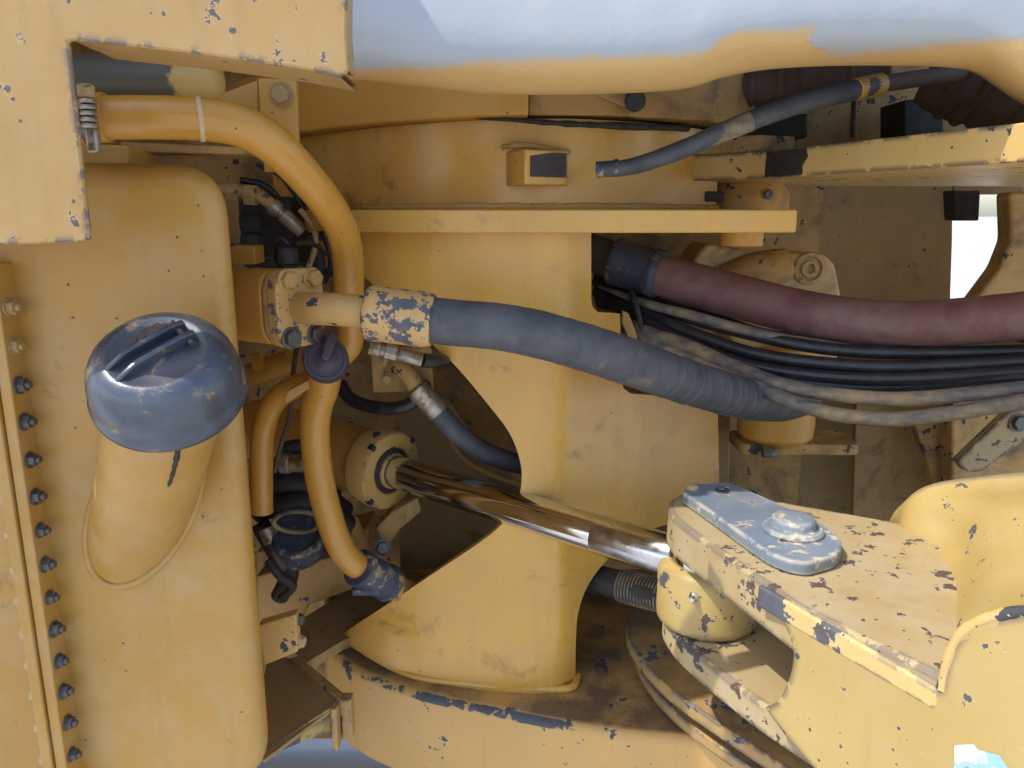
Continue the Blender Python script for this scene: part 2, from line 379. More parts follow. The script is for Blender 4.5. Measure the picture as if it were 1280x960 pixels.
# ================================================================== SETTING
def ground():
    k = N('pale_ground')
    c = k.mix(k.ramp(k.noise(0.8, 6, 0.65), 0.35, 0.65), (0.50, 0.49, 0.47), (0.62, 0.61, 0.59))
    c = k.mix(k.ramp(k.noise(0.35, 3), 0.55, 0.75), c, (0.46, 0.45, 0.43))
    c = k.mix(k.dots(9, 0.12, 0.3), c, (0.14, 0.13, 0.12))
    k.bump(k.noise(30, 6), 0.5, 0.01)
    M['ground'] = k.fin(c, 0.9)
    bm = B(); loft(bm, [[(-400, -400, 0), (400, -400, 0)], [(-400, 400, 0), (400, 400, 0)]])
    O('ground', bm, 'ground', kind='structure')
ground()

# ================================================================== LARGE STRUCTURE
# ---- rear frame walls seen behind everything
t = T('frame_wall', 'dark brown frame wall behind the red hose, cut by a rounded opening', 'frame wall', P(1040, 600, 2.0) * 1)
t.location.z = 0.75; OFF[t] = V(t.location)
YW = 2.0
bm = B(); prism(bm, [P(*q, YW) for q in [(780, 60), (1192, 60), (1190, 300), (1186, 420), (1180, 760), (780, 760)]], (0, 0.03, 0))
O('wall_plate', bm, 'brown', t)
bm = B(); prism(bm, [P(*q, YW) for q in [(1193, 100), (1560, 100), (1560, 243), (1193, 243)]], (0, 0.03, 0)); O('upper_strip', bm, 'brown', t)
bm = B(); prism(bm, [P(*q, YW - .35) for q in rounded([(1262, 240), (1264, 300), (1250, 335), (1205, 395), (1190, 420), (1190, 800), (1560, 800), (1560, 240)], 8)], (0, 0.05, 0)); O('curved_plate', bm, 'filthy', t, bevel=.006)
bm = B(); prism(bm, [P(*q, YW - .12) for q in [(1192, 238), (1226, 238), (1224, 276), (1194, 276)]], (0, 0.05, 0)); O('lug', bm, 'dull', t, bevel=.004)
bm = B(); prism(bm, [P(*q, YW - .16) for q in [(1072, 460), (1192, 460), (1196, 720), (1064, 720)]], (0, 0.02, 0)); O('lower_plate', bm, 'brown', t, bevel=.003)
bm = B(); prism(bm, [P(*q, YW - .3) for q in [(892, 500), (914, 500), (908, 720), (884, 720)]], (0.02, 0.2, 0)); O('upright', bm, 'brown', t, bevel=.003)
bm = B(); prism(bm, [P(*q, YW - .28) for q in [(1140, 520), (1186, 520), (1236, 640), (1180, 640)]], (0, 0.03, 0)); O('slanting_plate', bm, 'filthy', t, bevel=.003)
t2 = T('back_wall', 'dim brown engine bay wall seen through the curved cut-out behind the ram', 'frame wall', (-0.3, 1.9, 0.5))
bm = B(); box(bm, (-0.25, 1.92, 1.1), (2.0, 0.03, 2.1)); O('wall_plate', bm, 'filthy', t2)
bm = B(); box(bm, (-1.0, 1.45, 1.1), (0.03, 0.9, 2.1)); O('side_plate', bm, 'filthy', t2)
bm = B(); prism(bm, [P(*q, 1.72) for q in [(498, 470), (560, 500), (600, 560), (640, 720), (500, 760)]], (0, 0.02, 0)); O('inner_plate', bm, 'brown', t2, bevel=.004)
bm = B(); tube(bm, [P(555, 520, 1.69), P(575, 570, 1.68), P(630, 600, 1.68), P(680, 610, 1.68)], .006, 10); O('weld_seam', bm, 'weld', t2)

# ---- articulation column
COLP = [(-.42, 1.50), (-.38, 1.425), (-.339, 1.37), (-.26, 1.29), (-.173, 1.243), (-.057, 1.214), (.02, 1.204), (.055, 1.2035), (.080, 1.208), (.100, 1.222), (.125, 1.246), (.27, 1.382), (.42, 1.52)]
t = T('articulation_column', 'tall curved yellow hinge column with a sweeping cut-out around the ram rod', 'loader frame', (0.02, 1.35, 0.5))
cut = cat([(436, 330), (480, 368), (535, 425), (570, 458), (608, 503), (636, 540), (649, 572), (652, 600), (645, 628), (618, 664), (540, 718), (424, 795)], 5)
arch = cat([(900, 648), (850, 652), (800, 668), (762, 697), (736, 730), (723, 765), (720, 800), (719, 868)], 4)
out = [(430, 282), (739, 282), (739, 375)] + [(741, 384), (747, 390), (760, 391), (775, 392), (777, 470), (779, 485), (788, 492), (897, 500)] + arch + [(700, 868), (600, 862), (520, 851), (470, 828)] + cut[::-1]
bm = sheet(B(), out, COLP); O('column_plate', bm, 'column', t, solid=.022, angle=50, recalc=False)
# base weld
wb = [PZ(*q, .681) for q in [(426, 796), (470, 822), (520, 845), (600, 856), (690, 861), (716, 858), (722, 845)]]
bm = tube(B(), wb, .007, 12, 10, wob=.06); O('weld_seam', bm, 'column', t)
# lower casting
front = [PZ(*q, .675) for q in [(405, 808), (437, 832), (470, 848), (530, 868), (620, 888), (690, 902), (760, 913), (850, 922), (940, 930), (1040, 930)]]
fp = [(p.x, p.y) for p in front]; fp = cat(fp, 4) + [(.75, 1.7), (-.45, 1.7)]
bm = planp(B(), fp, .49, .675); O('lower_casting', bm, 'cast', t, bevel=.016, seg=4)
# top hinge plate
hp = cat([(-.36, 1.36), (-.27, 1.25), (-.12, 1.178), (.08, 1.166), (.30, 1.170), (.430, 1.185)], 5) + [(.440, 1.30), (.50, 1.62), (-.30, 1.62)]
bm = planp(B(), hp, 1.472, 1.506); O('hinge_plate', bm, 'column', t, bevel=.002, seg=2)
# upper hub
HUB = [(-.50, 1.66), (-.40, 1.55), (-.27, 1.42), (-.16, 1.335), (-.051, 1.28), (.04, 1.262), (.11, 1.268), (.208, 1.31), (.286, 1.37), (.378, 1.46)]
bm = B(); h2 = cat(HUB, 6); loft(bm, [[V((x, y, z)) for x, y in h2] for z in (1.50, 1.53, 1.56, 1.60, 1.645)]); O('hub_wall', bm, 'column', t)
bm = tube(B(), [V((x, y - .003, 1.510)) for x, y in HUB], .007, 8, 8, wob=.15); O('weld_seam', bm, 'weld', t)
bm = planp(B(), [(-.55, 1.62), (-.33, 1.42), (-.235, 1.345), (-.16, 1.295), (-.05, 1.235), (.025, 1.225), (.025, 1.7), (-.55, 1.7)], 1.646, 1.76); O('upper_plate', bm, 'yellow', t, bevel=.004)
bm = planp(B(), [(.026, 1.262), (.15, 1.262), (.32, 1.33), (.44, 1.45), (.44, 1.7), (.026, 1.7)], 1.650, 1.745); O('recessed_plate', bm, 'dirty', t, bevel=.003)
bm = tube(B(), [P(560, 146, 1.29), P(605, 147, 1.262), P(680, 153, 1.254), P(760, 157, 1.275), P(860, 160, 1.36)], [.001, .003, .004, .005, .006], 8, 8, wob=.2); O('dark_seam', bm, 'dull', t)  # dark uneven bead along the hub's top edge
# stop block
a, b_, c_ = P(633, 210, 1.262), P(656, 210, 1.205), P(708, 210, 1.238)
zt = P(656, 186, 1.205).z; zb = P(656, 231, 1.205).z
bl = T('stop_block', 'small square steering stop block with a dark bare face welded on the hub', 'stop block', (.05, 1.24, zb))
bm = planp(B(), [(a.x, a.y), (b_.x, b_.y), (c_.x, c_.y), (c_.x + .01, c_.y + .06), (a.x + .01, a.y + .05)], zb, zt); O('block', bm, 'column', bl, bevel=.003)
u = (c_ - b_).normalized(); nn = V((u.y, -u.x, 0))
bm = B(); q = lambda s_, zz: V((b_.x, b_.y, zz)) + u * s_ + nn * 0.0005
L = (c_ - b_).length
prism(bm, [q(L * .12, zb + .012), q(L * .99, zb + .010), q(L * .98, zt - .006), q(L * .7, zt - .005), q(L * .13, zt - .010)], nn * .0015); O('bare_face', bm, 'stop', bl)
# weld dark bead on the top
bm = tube(B(), [P(628, 184, 1.258), P(650, 181, 1.235), P(690, 186, 1.24), P(712, 190, 1.25)], .004, 8, 6, wob=.2); O('weld_seam', bm, 'filthy', bl)

# ---- front frame upper hinge arm (beam)
t = T('upper_hinge_arm', 'flat chipped yellow hinge arm plate, part sunlit, above the pump', 'hinge arm', (.8, 1.2, 1.557))
arm = [(.76, .435), (.576, .900), (.418, 1.300)] + cat([(.385, 1.345), (.32, 1.40), (.268, 1.47), (.25, 1.56), (.28, 1.68)], 4)[0:] + [(1.5, 1.68), (1.5, .435)]
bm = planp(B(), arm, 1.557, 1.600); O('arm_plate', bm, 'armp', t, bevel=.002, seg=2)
bm = lathe(B(), (.455, 1.56, 1.506), (0, 0, 1), [(.088, 0), (.088, .03), (.074, .052)], 40); O('collar', bm, 'dirty', t, bevel=.002)
bm = lathe(B(), (.40, 1.36, 1.445), (0, 0, 1), [(.036, 0), (.036, .027)], 30); O('boss', bm, 'yellow', t, bevel=.003)
bolt('bolt', 'cap', P(960, 243, 1.47), (0, -1, 0), .008, 'steel', t)
bm = B(); box(bm, P(870, 246, 1.46), (.09, .06, .018)); O('shim', bm, 'dull', t, bevel=.004)
bm = planp(B(), [(.30, 1.40), (.41, 1.33), (.48, 1.36), (.50, 1.66), (.28, 1.66)], 1.600, 1.628); O('cap_plate', bm, 'filthy', t, bevel=.004)

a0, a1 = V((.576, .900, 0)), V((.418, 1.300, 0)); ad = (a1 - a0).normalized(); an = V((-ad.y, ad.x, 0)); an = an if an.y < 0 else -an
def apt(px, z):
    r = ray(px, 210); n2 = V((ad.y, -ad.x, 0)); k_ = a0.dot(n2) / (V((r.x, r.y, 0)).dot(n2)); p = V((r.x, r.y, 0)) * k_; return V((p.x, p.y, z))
bm = prism(B(), [apt(x, z) for x, z in [(956, 1.5585), (1004, 1.559), (1003, 1.572), (1009, 1.585), (1006, 1.5985), (958, 1.5985)]], an * .0015); O('gap_shade_plate', bm, 'dull', t)  # thin dark plate painted in for the shaded gap in the arm
# ---- lower hinge arm
t = T('lower_hinge_arm', 'chipped rounded hinge arm plates in shade beneath the clevis bracket', 'hinge arm', (.5, 1.2, .676))
la = cat([(.45, 1.70), (.30, 1.47), (.235, 1.36), (.210, 1.275), (.221, 1.19), (.262, 1.09), (.355, .955), (.50, .76), (.66, .55)], 6) + [(1.0, .55), (1.0, 1.70)]
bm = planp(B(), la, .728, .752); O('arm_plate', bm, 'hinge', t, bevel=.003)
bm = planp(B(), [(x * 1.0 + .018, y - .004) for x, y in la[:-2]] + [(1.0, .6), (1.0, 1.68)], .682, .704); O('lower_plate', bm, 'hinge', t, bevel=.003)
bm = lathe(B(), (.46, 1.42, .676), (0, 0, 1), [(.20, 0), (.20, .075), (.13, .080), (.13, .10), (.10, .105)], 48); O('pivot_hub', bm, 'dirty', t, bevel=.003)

# ---- hood over the joint
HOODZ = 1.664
t = T('hood_panel', 'pale-topped curved hood panel with yellow rolled lower edge', 'hood', (0, 1.0, 1.6))
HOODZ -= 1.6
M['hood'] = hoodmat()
key = [(405, 108), (412, 107), (425, 104), (440, 100), (480, 103), (550, 112), (620, 118), (740, 118), (850, 112), (900, 98), (950, 88), (1020, 83), (1100, 82), (1180, 84), (1225, 90), (1255, 108), (1280, 125), (1320, 142), (1420, 150), (1700, 150)]
cols = cat(key, 4)
rows = []
for dy, Y in ((-460, 1.02), (-300, .96), (-180, .915), (-120, .897), (-85, .890), (-62, .890), (-44, .894), (-28, .905), (-14, .922), (-5, .938), (0, .955)):
    rows.append([P(x, y + dy, Y) for x, y in cols])
rows.append([p + V((0, .02, .004)) for p in rows[-1]])
rows.append([p + V((0, .01, .03)) for p in rows[-1]])
top = rows[0]
rows = [[p + V((0, 1.3, .05)) for p in top], [p + V((0, .25, .04)) for p in top], [p + V((0, .05, .02)) for p in top]] + rows
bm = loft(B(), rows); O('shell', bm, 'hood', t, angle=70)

# ---- L-shaped side panel, upper left
YP = .70
t = T('side_panel', 'chipped L-shaped yellow side panel overlapping the tank top', 'panel', P(200, 300, YP))
pl = [(-620, -420), (-363, -420), (-288, -34), (434, -34), (433, 40), (436, 88), (424, 97), (408, 92), (368, 84), (240, 66), (92, 50), (84, 52), (86, 60), (112, 298), (104, 302), (40, 305), (-620, 318)]
bm = prism(B(), [P(*q, YP) for q in pl], (0, .006, 0)); O('plate', bm, 'panel', t, bevel=.002, seg=2)
bm = B(); e = [P(*q, YP + .007) for q in [(90, 50), (240, 66), (368, 84), (424, 95)]]
loft(bm, [e, [p + V((0, .075, -.002)) for p in e], [p + V((0, .077, .004)) for p in e], [p + V((0, .0, .006)) for p in e]]); O('bottom_lip', bm, 'panel', t)
e = [P(*q, YP + .006) for q in [(436, 88), (433, 40), (434, -34)]]
bm = loft(B(), [e, [p + V((-.001, .03, 0)) for p in e], [p + V((-.006, .03, 0)) for p in e], [p + V((-.006, 0, 0)) for p in e]]); O('side_return', bm, 'panel', t)
bm = B(); planp(bm, [(-2.2, .765), (-.349, .765), (-.349, .96), (.35, .96), (.35, 2.3), (-2.2, 2.3)], 2.10, 2.13); O('shade_deck', bm, 'yellow', t, bevel=.003)  # unseen deck, outline shaped to throw shade on hood and bay
bm = B(); planp(bm, [(-2.2, .585), (-.93, .585), (-.93, .698), (-2.2, .698)], 1.86, 1.89); O('shade_ledge', bm, 'yellow', t, bevel=.003)  # unseen ledge added to keep direct sun off the tank
bm = B(); box(bm, (-1.41, YP + .012, 2.1), (1.58, .008, .5)); O('upper_plate', bm, 'yellow', t)  # unseen plate added above the panel to shade the tank front

# ================================================================== TANK
YT = .905
t = T('fuel_tank', 'large yellow rounded tank with slanted filler neck and bolted flange', 'tank', (-.48, 1.0, .75))
zt = P(170, 205, YT + .02).z; zb = P(310, 992, YT).z
fo = rounded([(-.64, zb), (-.326, zb), (-.326, zt), (-.64, zt)], [0, .085, .062, 0], 8)
A = [V((x, YT, z)) for x, z in fo]; Bk = [V((-.64 + (x + .64) * .62, YT + .3, z)) for x, z in fo]
bm = prism2(B(), A, Bk); body = O('tank_body', bm, 'tank', t, bevel=.034, seg=8, angle=60)
# flange lips
zl = P(0, 330, .87).z
for nm, x0, x1, y0, top in (('flange', -.597, -.583, .872, zl), ('flange', -.612, -.5985, .868, zl)):
    bm = B(); box(bm, ((x0 + x1) / 2, (y0 + .915) / 2, (top + zb - .08) / 2), (x1 - x0, .915 - y0, top - zb + .08)); O(nm, bm, 'tank', t, bevel=.0015, seg=2)
for i, (x, y) in enumerate([(8, 385), (17, 433), (23, 482), (30, 528), (36, 576), (43, 622), (50, 664), (55, 707), (62, 748), (67, 788), (72, 828), (78, 866), (84, 905), (88, 945)]):
    z = P(x, y, .883).z
    bolt('nut', 'nut', (-.583, .886, z), (1, random.uniform(-.06, .06), random.uniform(-.06, .06)), random.uniform(.0076, .0090), random.choice(['steel', 'steel', 'brass', 'steel']) if i > 1 else 'brass', t, random.random())
    if i > 3:
        bolt('bolt_head', 'bolt', (-.612, .882, z - .002), (-1, 0, 0), .0085, 'cream', t, random.random())
# cover left of flange
bm = B(); box(bm, (-.82, .93, (zl + zb) / 2 - .05), (.40, .06, zl - zb + .1)); O('end_cover', bm, 'tank', t, bevel=.012)
# neck + cap
Bs = P(180, 632, YT); Cc = P(213, 488, .795); ax = (Cc - Bs).normalized(); a, b, _ = frame(ax)
nr = .058
bm = tube(B(), [Bs - ax * .10, Bs, Cc, Cc + ax * .02], nr, 48, 4, smooth=False); O('filler_neck', bm, 'tank', t)
pts = []
for k_ in range(49):
    th = k_ * 2 * math.pi / 48; p = Bs + (a * math.cos(th) + b * math.sin(th)) * (nr + .001); p = p + ax * ((YT - p.y) / ax.y); pts.append(p)
bm = tube(B(), pts, .0048, 10, 1, smooth=False, cap=False, wob=.06); O('weld_seam', bm, 'tank', t)
def neck_pt(px, py):
    r = ray(px, py).normalized(); w_ = CAM - Bs; rp_ = r - ax * r.dot(ax); wp_ = w_ - ax * w_.dot(ax)
    A_, B_, C_ = rp_.dot(rp_), 2 * rp_.dot(wp_), wp_.dot(wp_) - nr * nr
    return CAM + r * ((-B_ - math.sqrt(B_ * B_ - 4 * A_ * C_)) / (2 * A_))
dq = [neck_pt(*q) for q in [(224, 548), (222, 566), (219, 580), (216, 592), (212, 604), (210, 609)]]
bm = tube(B(), dq, [.0035, .0035, .0028, .0026, .0018, .0006], 8, 4, wob=.3); O('oil_drip', bm, 'dull', t)
cax = V((ax.x * .25, -.60, .80)).normalized()
capo = Cc - cax * .002
cp_ = T('filler_cap', 'domed blue-grey metal filler cap with a raised double ridge handle', 'cap', capo)
R = .0775
bm = lathe(B(), capo, cax, [(.058, -.004), (R * 1.0, -.003), (R * 1.018, .001), (R * 1.018, .009), (R * .985, .0125), (R * .975, .021), (R * .965, .030), (R * .93, .041), (R * .86, .052), (R * .76, .060), (R * .66, .0640), (R * .60, .0645), (R * .56, .0632), (R * .3, .065), (0, .0655)], 64)
dome = O('dome', bm, 'cap', cp_, angle=60)
xa = (V((1, 0, 0)) - cax * cax.x).normalized(); ya = cax.cross(xa)
uu = (xa * .67 + ya * .74).normalized(); ww = cax.cross(uu)
for s in (-1, 1):
    prof = [(-.075, .012), (-.073, .034), (-.064, .053), (-.05, .067), (-.03, .075), (.02, .077), (.034, .075), (.036, .062), (-.03, .060), (-.058, .040), (-.066, .012)]
    o0 = capo + ww * (s * .0095 - .0035) + uu * 0.004
    bm = prism(B(), [o0 + uu * x + cax * z for x, z in prof], ww * .006); O('ridge', bm, 'cap', cp_, bevel=.0018)
bm = tube(B(), [capo + uu * .03 + cax * .068 - ww * .02, capo + uu * .03 + cax * .068 + ww * .02], .004, 10, 1, smooth=False); O('hinge_pin', bm, 'steel', cp_)
bm = prism(B(), [capo + uu * a_ + cax * .062 + ww * b2 for a_, b2 in [(-.01, .012), (.03, .012), (.025, .03), (0, .03)]], cax * .007); O('latch', bm, 'steel', cp_, bevel=.002)

# ================================================================== CLEVIS BRACKET (sunlit)
ZT, ZU, ZL, ZB = 1.097, 1.042, .932, .893
t = T('clevis_bracket', 'sunlit chipped yellow clevis bracket gripping the ram rod eye', 'bracket', (.42, .85, ZB))
tip = cat([(.300, .740), (.262, .85), (.226, .955), (.219, 1.000), (.226, 1.040), (.252, 1.072), (.285, 1.080), (.33, 1.072)], 5)
upl = tip + [(.52, .962), (.60, .90), (.60, .52), (.440, .522), (.383, .613)]
bm = planp(B(), upl, ZU, ZT); O('upper_plate', bm, 'wornflat', t, bevel=.005)
lpl = cat([(.345, .735), (.29, .82), (.240, .925), (.222, .985), (.222, 1.03), (.245, 1.068), (.285, 1.080), (.33, 1.072)], 5) + [(.54, .962), (.60, .90), (.60, .50), (.47, .50), (.42, .60)]
bm = planp(B(), lpl, ZB, ZL); O('lower_plate', bm, 'wornflat', t, bevel=.005)
# web: side face with its scooped notch, following the front edge
d = V((.104, -.165, 0)).normalized(); nrm = V((d.y, -d.x, 0))
o0 = V((.278, .778, 0))
def wpt(px, py, depth=0.0):
    r = ray(px, py); nn_ = V((-d.y, d.x, 0)); oo = o0 + nn_ * depth
    tt = (oo - V((0, 0, 0))).dot(nn_) / V((r.x, r.y, 0)).dot(nn_); return CAM + r * tt
wp = [(948, 742), (1175, 860), (1182, 866), (1290, 900), (1420, 1010), (1420, 1180), (1250, 1180), (1008, 950)] 
notch = cat([(955, 885), (972, 876), (985, 850), (991, 820), (986, 795), (972, 768), (955, 750)], 4)
rim = cat([(1175, 864), (1184, 826), (1198, 797), (1222, 780), (1250, 772), (1300, 766), (1480, 758)], 4)
wv = [wpt(x, y, -.004) for x, y in [(958, 748)] + rim + [(1480, 1190), (1220, 1190), (985, 925)] + notch]
inw = V((-d.y, d.x, 0)); inw = inw if inw.x > 0 else -inw
rp = [wpt(*q, -.004) + inw * .004 + V((0, 0, .001)) for q in rim]
bm = tube(B(), rp, .0055, 10, 1, smooth=False, wob=.10); O('rim', bm, 'rimwear', t)
bm = prism(B(), wv, inw * .05); O('web', bm, 'worn', t, bevel=.007, seg=4)
# weld ridge on the upper edge
e0, e1 = wpt(952, 733, .002), wpt(1178, 868, .002)
sd = V((-d.y, d.x, 0)); sd = sd if sd.x < 0 else -sd
bm = prism(B(), [e0 + V((0, 0, .004)), e1 + V((0, 0, .006)), e1 + V((0, 0, -.016)), e0 + V((0, 0, -.022))], sd * .007); O('edge_ridge', bm, 'ridge', t, bevel=.004)
# tower casting at the right: concave face rising between two rims
r_back = [P(1122, 664, .965), P(1126, 640, .965), P(1140, 618, .962), P(1168, 604, .955), P(1215, 597, .94), P(1290, 590, .92), P(1480, 582, .88)]
r_mid0 = [P(1126, 668, .945), P(1132, 650, .945), P(1150, 632, .94), P(1176, 622, .93), P(1220, 615, .915), P(1290, 608, .90), P(1480, 600, .86)]
r_mid1 = [P(1150, 690, .90), P(1165, 680, .895), P(1190, 668, .885), P(1212, 650, .87), P(1240, 638, .85), P(1295, 628, .83), P(1480, 615, .80)]
r_mid2 = [P(1180, 735, .80), P(1192, 728, .795), P(1208, 718, .785), P(1228, 703, .775), P(1252, 692, .765), P(1300, 682, .75), P(1480, 668, .72)]
r_mid3 = [P(1182, 800, .70), P(1190, 790, .70), P(1205, 772, .695), P(1224, 760, .69), P(1248, 750, .682), P(1300, 742, .67), P(1480, 730, .64)]
r_fr = [wpt(*q, -.004) + inw * .045 + V((0, 0, -.012)) for q in [(1178, 868), (1184, 830), (1198, 800), (1222, 783), (1250, 775), (1300, 769), (1480, 761)]]
rows = [cat([tuple(p) for p in r], 4) for r in (r_back, r_mid0, r_mid1, r_mid2, r_mid3, r_fr)]
colsT = [cat(list(c), 4) for c in zip(*rows)]
back0 = [tuple(V(c[0]) + V((0, .03, -.03))) for c in colsT]; back1 = [tuple(V(c[0]) + V((.005, .05, -.35))) for c in colsT]
bm = loft(B(), [[V(p) for p in back1], [V(p) for p in back0]] + [[V(c[j]) for c in colsT] for j in range(len(colsT[0]))]); O('tower_face', bm, 'worn', t, angle=60)
# decal on the tower front
def decal():
    k = N('torn_decal')
    c = k.mix(k.ramp(k.noise(45, 3), 0.5, 0.52), (0.55, 0.68, 0.66), (0.30, 0.50, 0.58))
    c = k.mix(k.ramp(k.noise(30, 3, co=k.scaled((1, 1, 1), (4, 2, 9))), 0.58, 0.60), c, (0.50, 0.22, 0.18))
    M['decal'] = k.fin(c, 0.35)
decal()
bm = prism(B(), [wpt(x, y, -.004) - inw * .0012 for x, y in [(1194, 931), (1218, 930), (1222, 937), (1250, 944), (1262, 962), (1262, 1010), (1193, 1010)]], inw * .001); O('decal', bm, 'decal', t)

# ---- pin lock plate on the clevis
lk = T('pin_lock_plate', 'blue-grey elongated pin lock plate bolted on the clevis bracket', 'lock plate', P(950, 655, .95)); lk.location.z = ZT; OFF[lk] = V(lk.location)
zk = ZT + .018
lo = [PZ(x, y, zk) for x, y in rounded([(852, 614), (864, 604), (915, 603), (1010, 645), (1040, 660), (1055, 680), (1046, 694), (1010, 704), (985, 700), (960, 690)], [3, 6, 10, 10, 10, 8, 8, 10, 8, 10], 4)]
bm = prism2(B(), [V((p.x, p.y, ZT + .001)) for p in lo], lo); O('plate', bm, 'lock', lk, bevel=.003)
c = PZ(991, 664, zk)
bm = lathe(B(), (c.x, c.y, zk), (0, 0, 1), [(.036, 0), (.037, .003), (.034, .007), (.027, .008)], 40); O('washer', bm, 'lock', lk, bevel=.001)
bm = lathe(B(), (c.x, c.y, zk + .007), (0, 0, 1), [(.0265, 0), (.0265, .009), (.0235, .0125), (.012, .0135), (0, .0135)], 36); O('pin_head', bm, 'lock', lk, angle=50)
c2 = PZ(903, 614, zk); bm = lathe(B(), (c2.x, c2.y, zk - .001), (0, 0, 1), [(.010, 0), (.010, .003), (.006, .003), (.005, .001), (0, .001)], 20); O('plug', bm, 'steel', lk)
c3 = PZ(866, 611, zk); bm = lathe(B(), (c3.x, c3.y, zk - .001), (0, 0, 1), [(.008, 0), (.008, .004), (.005, .006), (0, .006)], 20); O('plug', bm, 'cream', lk)

# ================================================================== STEERING RAM
E = P(888, 710, 1.005)
G = P(493, 589, 1.38); axr = (E - G).normalized()
EC = V((.278, 1.005, 0)) # pin centre
t = T('steering_ram', 'steering ram with chrome rod passing through the column cut-out', 'hydraulic ram', (0, 1.25, .93))
rr = .0305
sl_ = G + axr * ((P(735, 670, 1.09) - G).dot(axr))
bm = tube(B(), [G - axr * .05, sl_], rr, 48, 1, smooth=False); O('rod', bm, 'chrome', t)
bm = tube(B(), [sl_, sl_ + axr * .002, E], [rr, rr + .0008, rr + .0008], 48, 1, smooth=False); O('rod_end', bm, 'bluish_steel', t)  # last length of the rod in a bluer, rougher steel
gb = G - axr * .010
bm = lathe(B(), gb, axr, [(.076, -.045), (.076, .0), (.073, .004), (.044, .004), (.043, -.004), (.040, -.03)], 56); gl = O('gland', bm, 'gland', t, bevel=.002)
ga, gb2, _ = frame(axr)
for i in range(4):
    th = math.radians(40 + 90 * i); p = gb + (ga * math.cos(th) + gb2 * math.sin(th)) * .072
    rd = (ga * math.cos(th) + gb2 * math.sin(th)); bm = B(); box(bm, p + axr * .0, (.010, .011, .0105), (rd, axr.cross(rd), axr)); O('spanner_slot', bm, 'dull', gl)
bm = lathe(B(), gb, axr, [(.0435, -.02), (.0435, .0035), (.0335, .006), (.032, .006)], 40); O('wiper_seal', bm, 'dull', gl)
bm = lathe(B(), gb - axr * .0, axr, [(.034, .0), (.0342, .010), (.0308, .013)], 40); O('wiper_ring', bm, 'brass', gl)
bm = tube(B(), [gb - axr * .044, gb - axr * .42], .066, 48, 1, smooth=False); O('barrel', bm, 'yellow', t)
# rod eye
bm = lathe(B(), (EC.x, EC.y, ZL + .002), (0, 0, 1), [(.066, 0), (.0695, .004), (.070, .012), (.070, .076), (.066, .086), (.056, .090), (.052, .091)], 56); ey = O('rod_eye', bm, 'worn', t, angle=50)
bm = lathe(B(), (EC.x, EC.y, ZL + .088), (0, 0, 1), [(.055, 0), (.0555, .004), (.0555, .018), (.052, .0215)], 40); O('bush', bm, 'chrome', ey)
gp = P(868, 745, .945); gdir = V((gp.x - EC.x, gp.y - EC.y, 0)).normalized(); gp = V((EC.x, EC.y, gp.z)) + gdir * .0695
bm = lathe(B(), gp, gdir, [(.0062, 0), (.0062, .004), (.004, .0055), (.0044, .009), (.003, .012), (0, .0125)], 14); O('grease_nipple', bm, 'chrome', ey)

# ================================================================== PIPES AND HOSES (left)
t = T('coolant_pipe', 'thick bent yellow pipe curving down from a hose clamp', 'pipe', P(437, 440, 1.17))
path = [(96, 148, .875), (150, 147, .88), (200, 147, .885), (250, 149, .895), (298, 157, .91), (338, 178, .93), (372, 210, .965), (404, 248, 1.01), (426, 284, 1.06), (435, 322, 1.105), (436, 365, 1.14), (437, 410, 1.165), (434, 432, 1.17), (415, 448, 1.175), (385, 462, 1.18)]
bm = tube(B(), [P(*q) for q in path], [.0232, .0232, .0232, .0232, .0232, .0232, .0226, .0222, .0222, .0222, .0222, .0222, .0222, .022, .021], 28, 6); O('pipe', bm, 'pipe', t)
sA, sB = P(247, 149, .894), P(253, 149, .896); bm = tube(B(), [sA, sB], .0242, 28, 1, smooth=False); O('weld_seam', bm, 'cream', t)
hA, hB = P(88, 148, .874), P(134, 147, .879); bm = tube(B(), [hA, hB], .0262, 28, 1, smooth=False); O('hose_end', bm, 'pipe', t)
hc = T('hose_clamp', 'rusty worm-drive hose clamp around the bent yellow pipe end', 'clamp', P(112, 180, .85))
hx = (hB - hA).normalized(); cA = P(113, 147, .876)
bm = lathe(B(), cA - hx * .006, hx, [(.0268, 0), (.0278, .0), (.0278, .013), (.0268, .013)], 32); O('band', bm, 'steel', hc)
wc = cA + V((.014, -.0295, .002))
for i in range(5):
    bm = lathe(B(), wc + V((0, 0, .011 - .0062 * i)), (0, 0, 1), [(.0075, -.0022), (.009, 0), (.0075, .0022)], 18); O('worm_thread', bm, 'zinc', hc)
bm = lathe(B(), wc + V((0, 0, .014)), (0, 0, 1), [(.006, 0), (.0085, .002), (.0085, .012), (.005, .014), (.004, .012), (0, .012)], 16); O('screw_head', bm, 'brass', hc)
bm = B(); box(bm, wc + V((0, .004, -.028)), (.012, .012, .026)); O('housing', bm, 'zinc', hc, bevel=.003)
